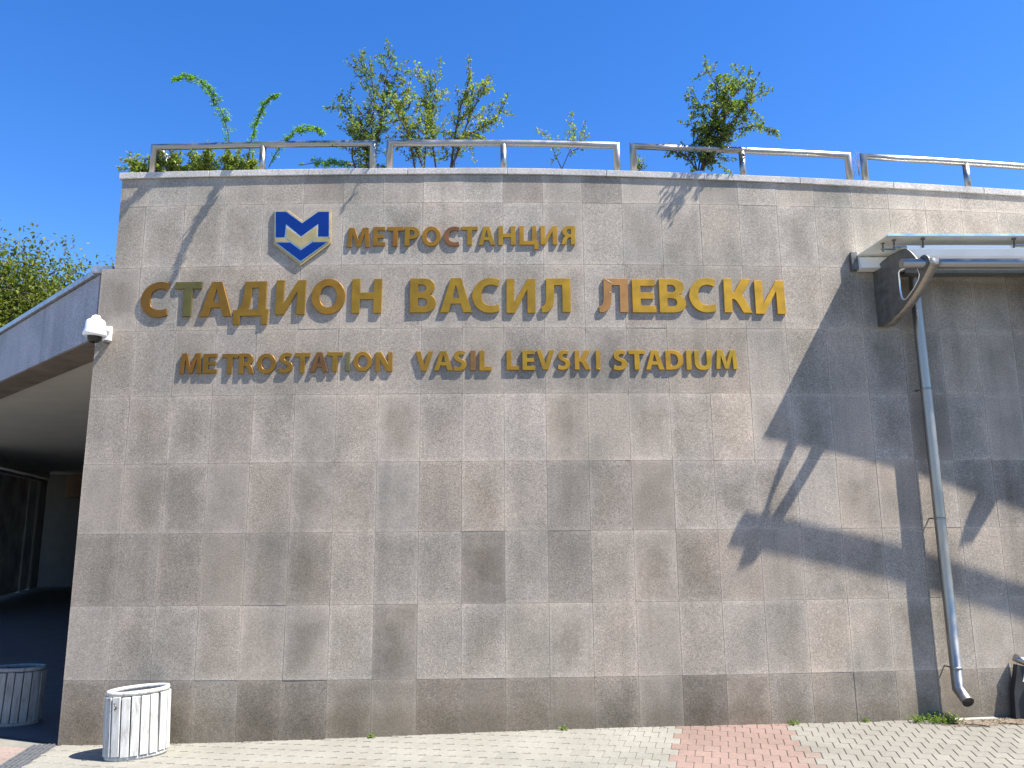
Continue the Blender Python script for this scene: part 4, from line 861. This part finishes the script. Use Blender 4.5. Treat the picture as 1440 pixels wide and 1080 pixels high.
# ground cover visible between the stems
bm = bmesh.new()
for q in range(1500):
    S = random.uniform(-3.3, 6.0); dens_ = 1.0 if S < 0.3 else 0.35
    if random.random() > dens_: continue
    p = W(S, -random.uniform(0.42, 0.75), cop_z(S) + 0.02 + random.expovariate(1 / 0.018)); leaf_card(bm, p, rv(1) + Vector((0, 0, .8)), Vector((0, 0, 1)), 0.028, 0.014)
o = link("ground_cover", mesh_of(bm, "ground_cover"), LEAF); tag(o, kind="stuff", label="low green ground cover just behind the coping", cat="ground cover")

# weeds at the wall foot
def weed(S, off, r, h, n, label, mat=WEED):
    b = W(S, off, 0); b.z = ground_z(b.x); t = thing("weed", label, "weed", "weeds growing at the foot of the wall", Matrix.Translation(b)); bm = bmesh.new()
    for q in range(max(3, n // 9)):                       # rosettes of stalks, each ending in a few leaves
        a = random.uniform(0, 6.283); rr = r * math.sqrt(random.random()); c = Vector((math.cos(a) * rr, math.sin(a) * rr * 0.42, 0.002))
        for l in range(9):
            a2 = random.uniform(0, 6.283); ln = random.uniform(0.25, 1.0) * h * 0.9
            e = c + Vector((math.cos(a2) * ln * 0.8, math.sin(a2) * ln * 0.6, ln * random.uniform(0.25, 1.0)))
            add_tube(bm, [c, e], [0.0012, 0.0008], 3, False)
            leaf_card(bm, e, (e - c) + rv(.02), Vector((0, 0, 1)) + rv(.3), random.uniform(0.014, 0.032), random.uniform(0.008, 0.017))
    link("leaves", mesh_of(bm, "leaves"), mat, t)
weed(3.68, 0.10, 0.20, 0.075, 330, "largest bright green weed patch, at the wall foot left of the downpipe")
weed(2.47, 0.035, 0.045, 0.04, 38, "small weed with a dead leaf at the wall foot behind the pink paving")
weed(3.10, 0.035, 0.035, 0.025, 35, "tiny weed between the pink paving and the large green patch")
weed(0.53, 0.03, 0.03, 0.030, 30, "tiny lone weed at the wall foot below the middle of the lettering")
weed(-1.02, 0.03, 0.02, 0.022, 14, "minute weed sprouting at the wall foot, left of the wall's middle")
# slab and debris under the downpipe
o = link("splash_slab", box_mesh("splash_slab", -0.22, 0.21, -0.055, 0.0, -0.02, 0.012, 0.003), GRP, None, frame(4.02, 0.022, ground_z(4.0))); tag(o, "thin pale stone slab lying at the wall foot under the downpipe outlet", "stone slab")
bm = bmesh.new(); nS = 30; rows_ = []
for q in range(nS + 1):
    S = 3.66 + (4.95 - 3.66) * q / nS; rowv = []
    for j in range(6):
        off = 0.012 + 0.27 * j / 5 * (0.75 + 0.25 * math.sin(q * 0.9) * random.uniform(.6, 1)); p = W(S, off, 0); p.z = ground_z(p.x) - 0.001 + random.uniform(-0.001, 0.004); rowv.append(bm.verts.new(p))
    rows_.append(rowv)
for a, b in zip(rows_, rows_[1:]):
    for j in range(5): bm.faces.new((a[j], a[j + 1], b[j + 1], b[j]))
bmesh.ops.recalc_face_normals(bm, faces=bm.faces)
o = link("bare_soil_strip", mesh_of(bm, "bare_soil_strip"), paint("dusty_soil", (0.17, 0.135, 0.10), 0.95, 0.5, 60, 0.008)); tag(o, kind="structure", label="bare soil strip at the wall foot under the downpipe")
bm = bmesh.new()
for q in range(420):
    S = random.uniform(3.68, 4.9); p = W(S, random.uniform(0.07, 0.27), 0); p.z = ground_z(p.x) + random.uniform(0.001, 0.008); leaf_card(bm, p, Vector((random.gauss(0, 1), random.gauss(0, 1), random.uniform(0, .3))), Vector((0, 0, 1)) + rv(.4), random.uniform(0.012, 0.03), random.uniform(0.006, 0.014))
o = link("leaf_litter", mesh_of(bm, "leaf_litter"), leaf_mat("dry_litter", (0.06, 0.045, 0.025), (0.30, 0.24, 0.14), 0.1)); tag(o, kind="stuff", label="dry leaf litter on the bare soil strip", cat="leaf litter")
bm = bmesh.new()
for q in range(260):
    S = random.uniform(-3.4, 3.6); p = W(S, random.expovariate(1 / 0.02) + 0.004, 0); p.z = ground_z(p.x) + 0.002; leaf_card(bm, p, Vector((random.gauss(0, 1), random.gauss(0, .4), random.uniform(0, .4))), Vector((0, 0, 1)) + rv(.4), random.uniform(0.008, 0.02), random.uniform(0.005, 0.010))
o = link("dust_crumbs", mesh_of(bm, "dust_crumbs"), leaf_mat("crumb", (0.06, 0.05, 0.03), (0.24, 0.20, 0.12), 0.0)); tag(o, kind="stuff", label="crumbs and tiny dry leaves along the wall foot", cat="leaf litter")

# ---------------------------------------------------------------- tree behind the entrance
TS = 2.38
tree = thing("leafy_tree", "large leafy tree with yellowing tips behind the entrance roof at the left edge", "tree", None, Matrix.Translation((-23.7, 35.0, 0.0)) @ Matrix.Scale(TS, 4))
bs = bmesh.new(); bl_ = bmesh.new(); limbs = []
add_tube(bs, [(0, 0, -0.1), (0.1, 0, 1.6), (0.0, 0.1, 3.2), (0.1, 0, 4.6)], [0.26, 0.21, 0.18, 0.14], 12)
for q in range(36):
    a = q * 2.399; el_ = random.uniform(0.15, 1.25); ln = random.uniform(1.6, 2.5); st_ = Vector((0.05, 0, random.uniform(2.4, 4.6)))
    e = st_ + Vector((math.cos(a) * math.cos(el_), math.sin(a) * math.cos(el_), math.sin(el_) * 1.0)) * ln
    mid = st_.lerp(e, 0.5) + rv(0.15) + Vector((0, 0, 0.2)); add_tube(bs, [st_, mid, e], [0.07, 0.04, 0.015], 6, False); limbs.append((st_, mid, e))
for st_, mid, e in limbs:
    for c in range(42):
        f = random.uniform(0.42, 1.12); p = (st_.lerp(mid, f * 2) if f < .5 else mid.lerp(e, f * 2 - 1)) + rv(0.46)
        cn = rv(1).normalized(); add_tube(bs, [st_.lerp(e, min(1, f)), p], [0.012, 0.005], 4, False) if c % 4 == 0 else None
        for l in range(34):
            q_ = p + rv(0.15); leaf_card(bl_, q_, cn * 0.3 + rv(0.7) + Vector((0, 0, 0.1)), Vector((0, 0, 1)) + rv(0.45), random.uniform(0.07, 0.125), random.uniform(0.036, 0.062))
link("trunk", mesh_of(bs, "trunk"), BARK, tree); link("crown", mesh_of(bl_, "crown"), LEAFT, tree)
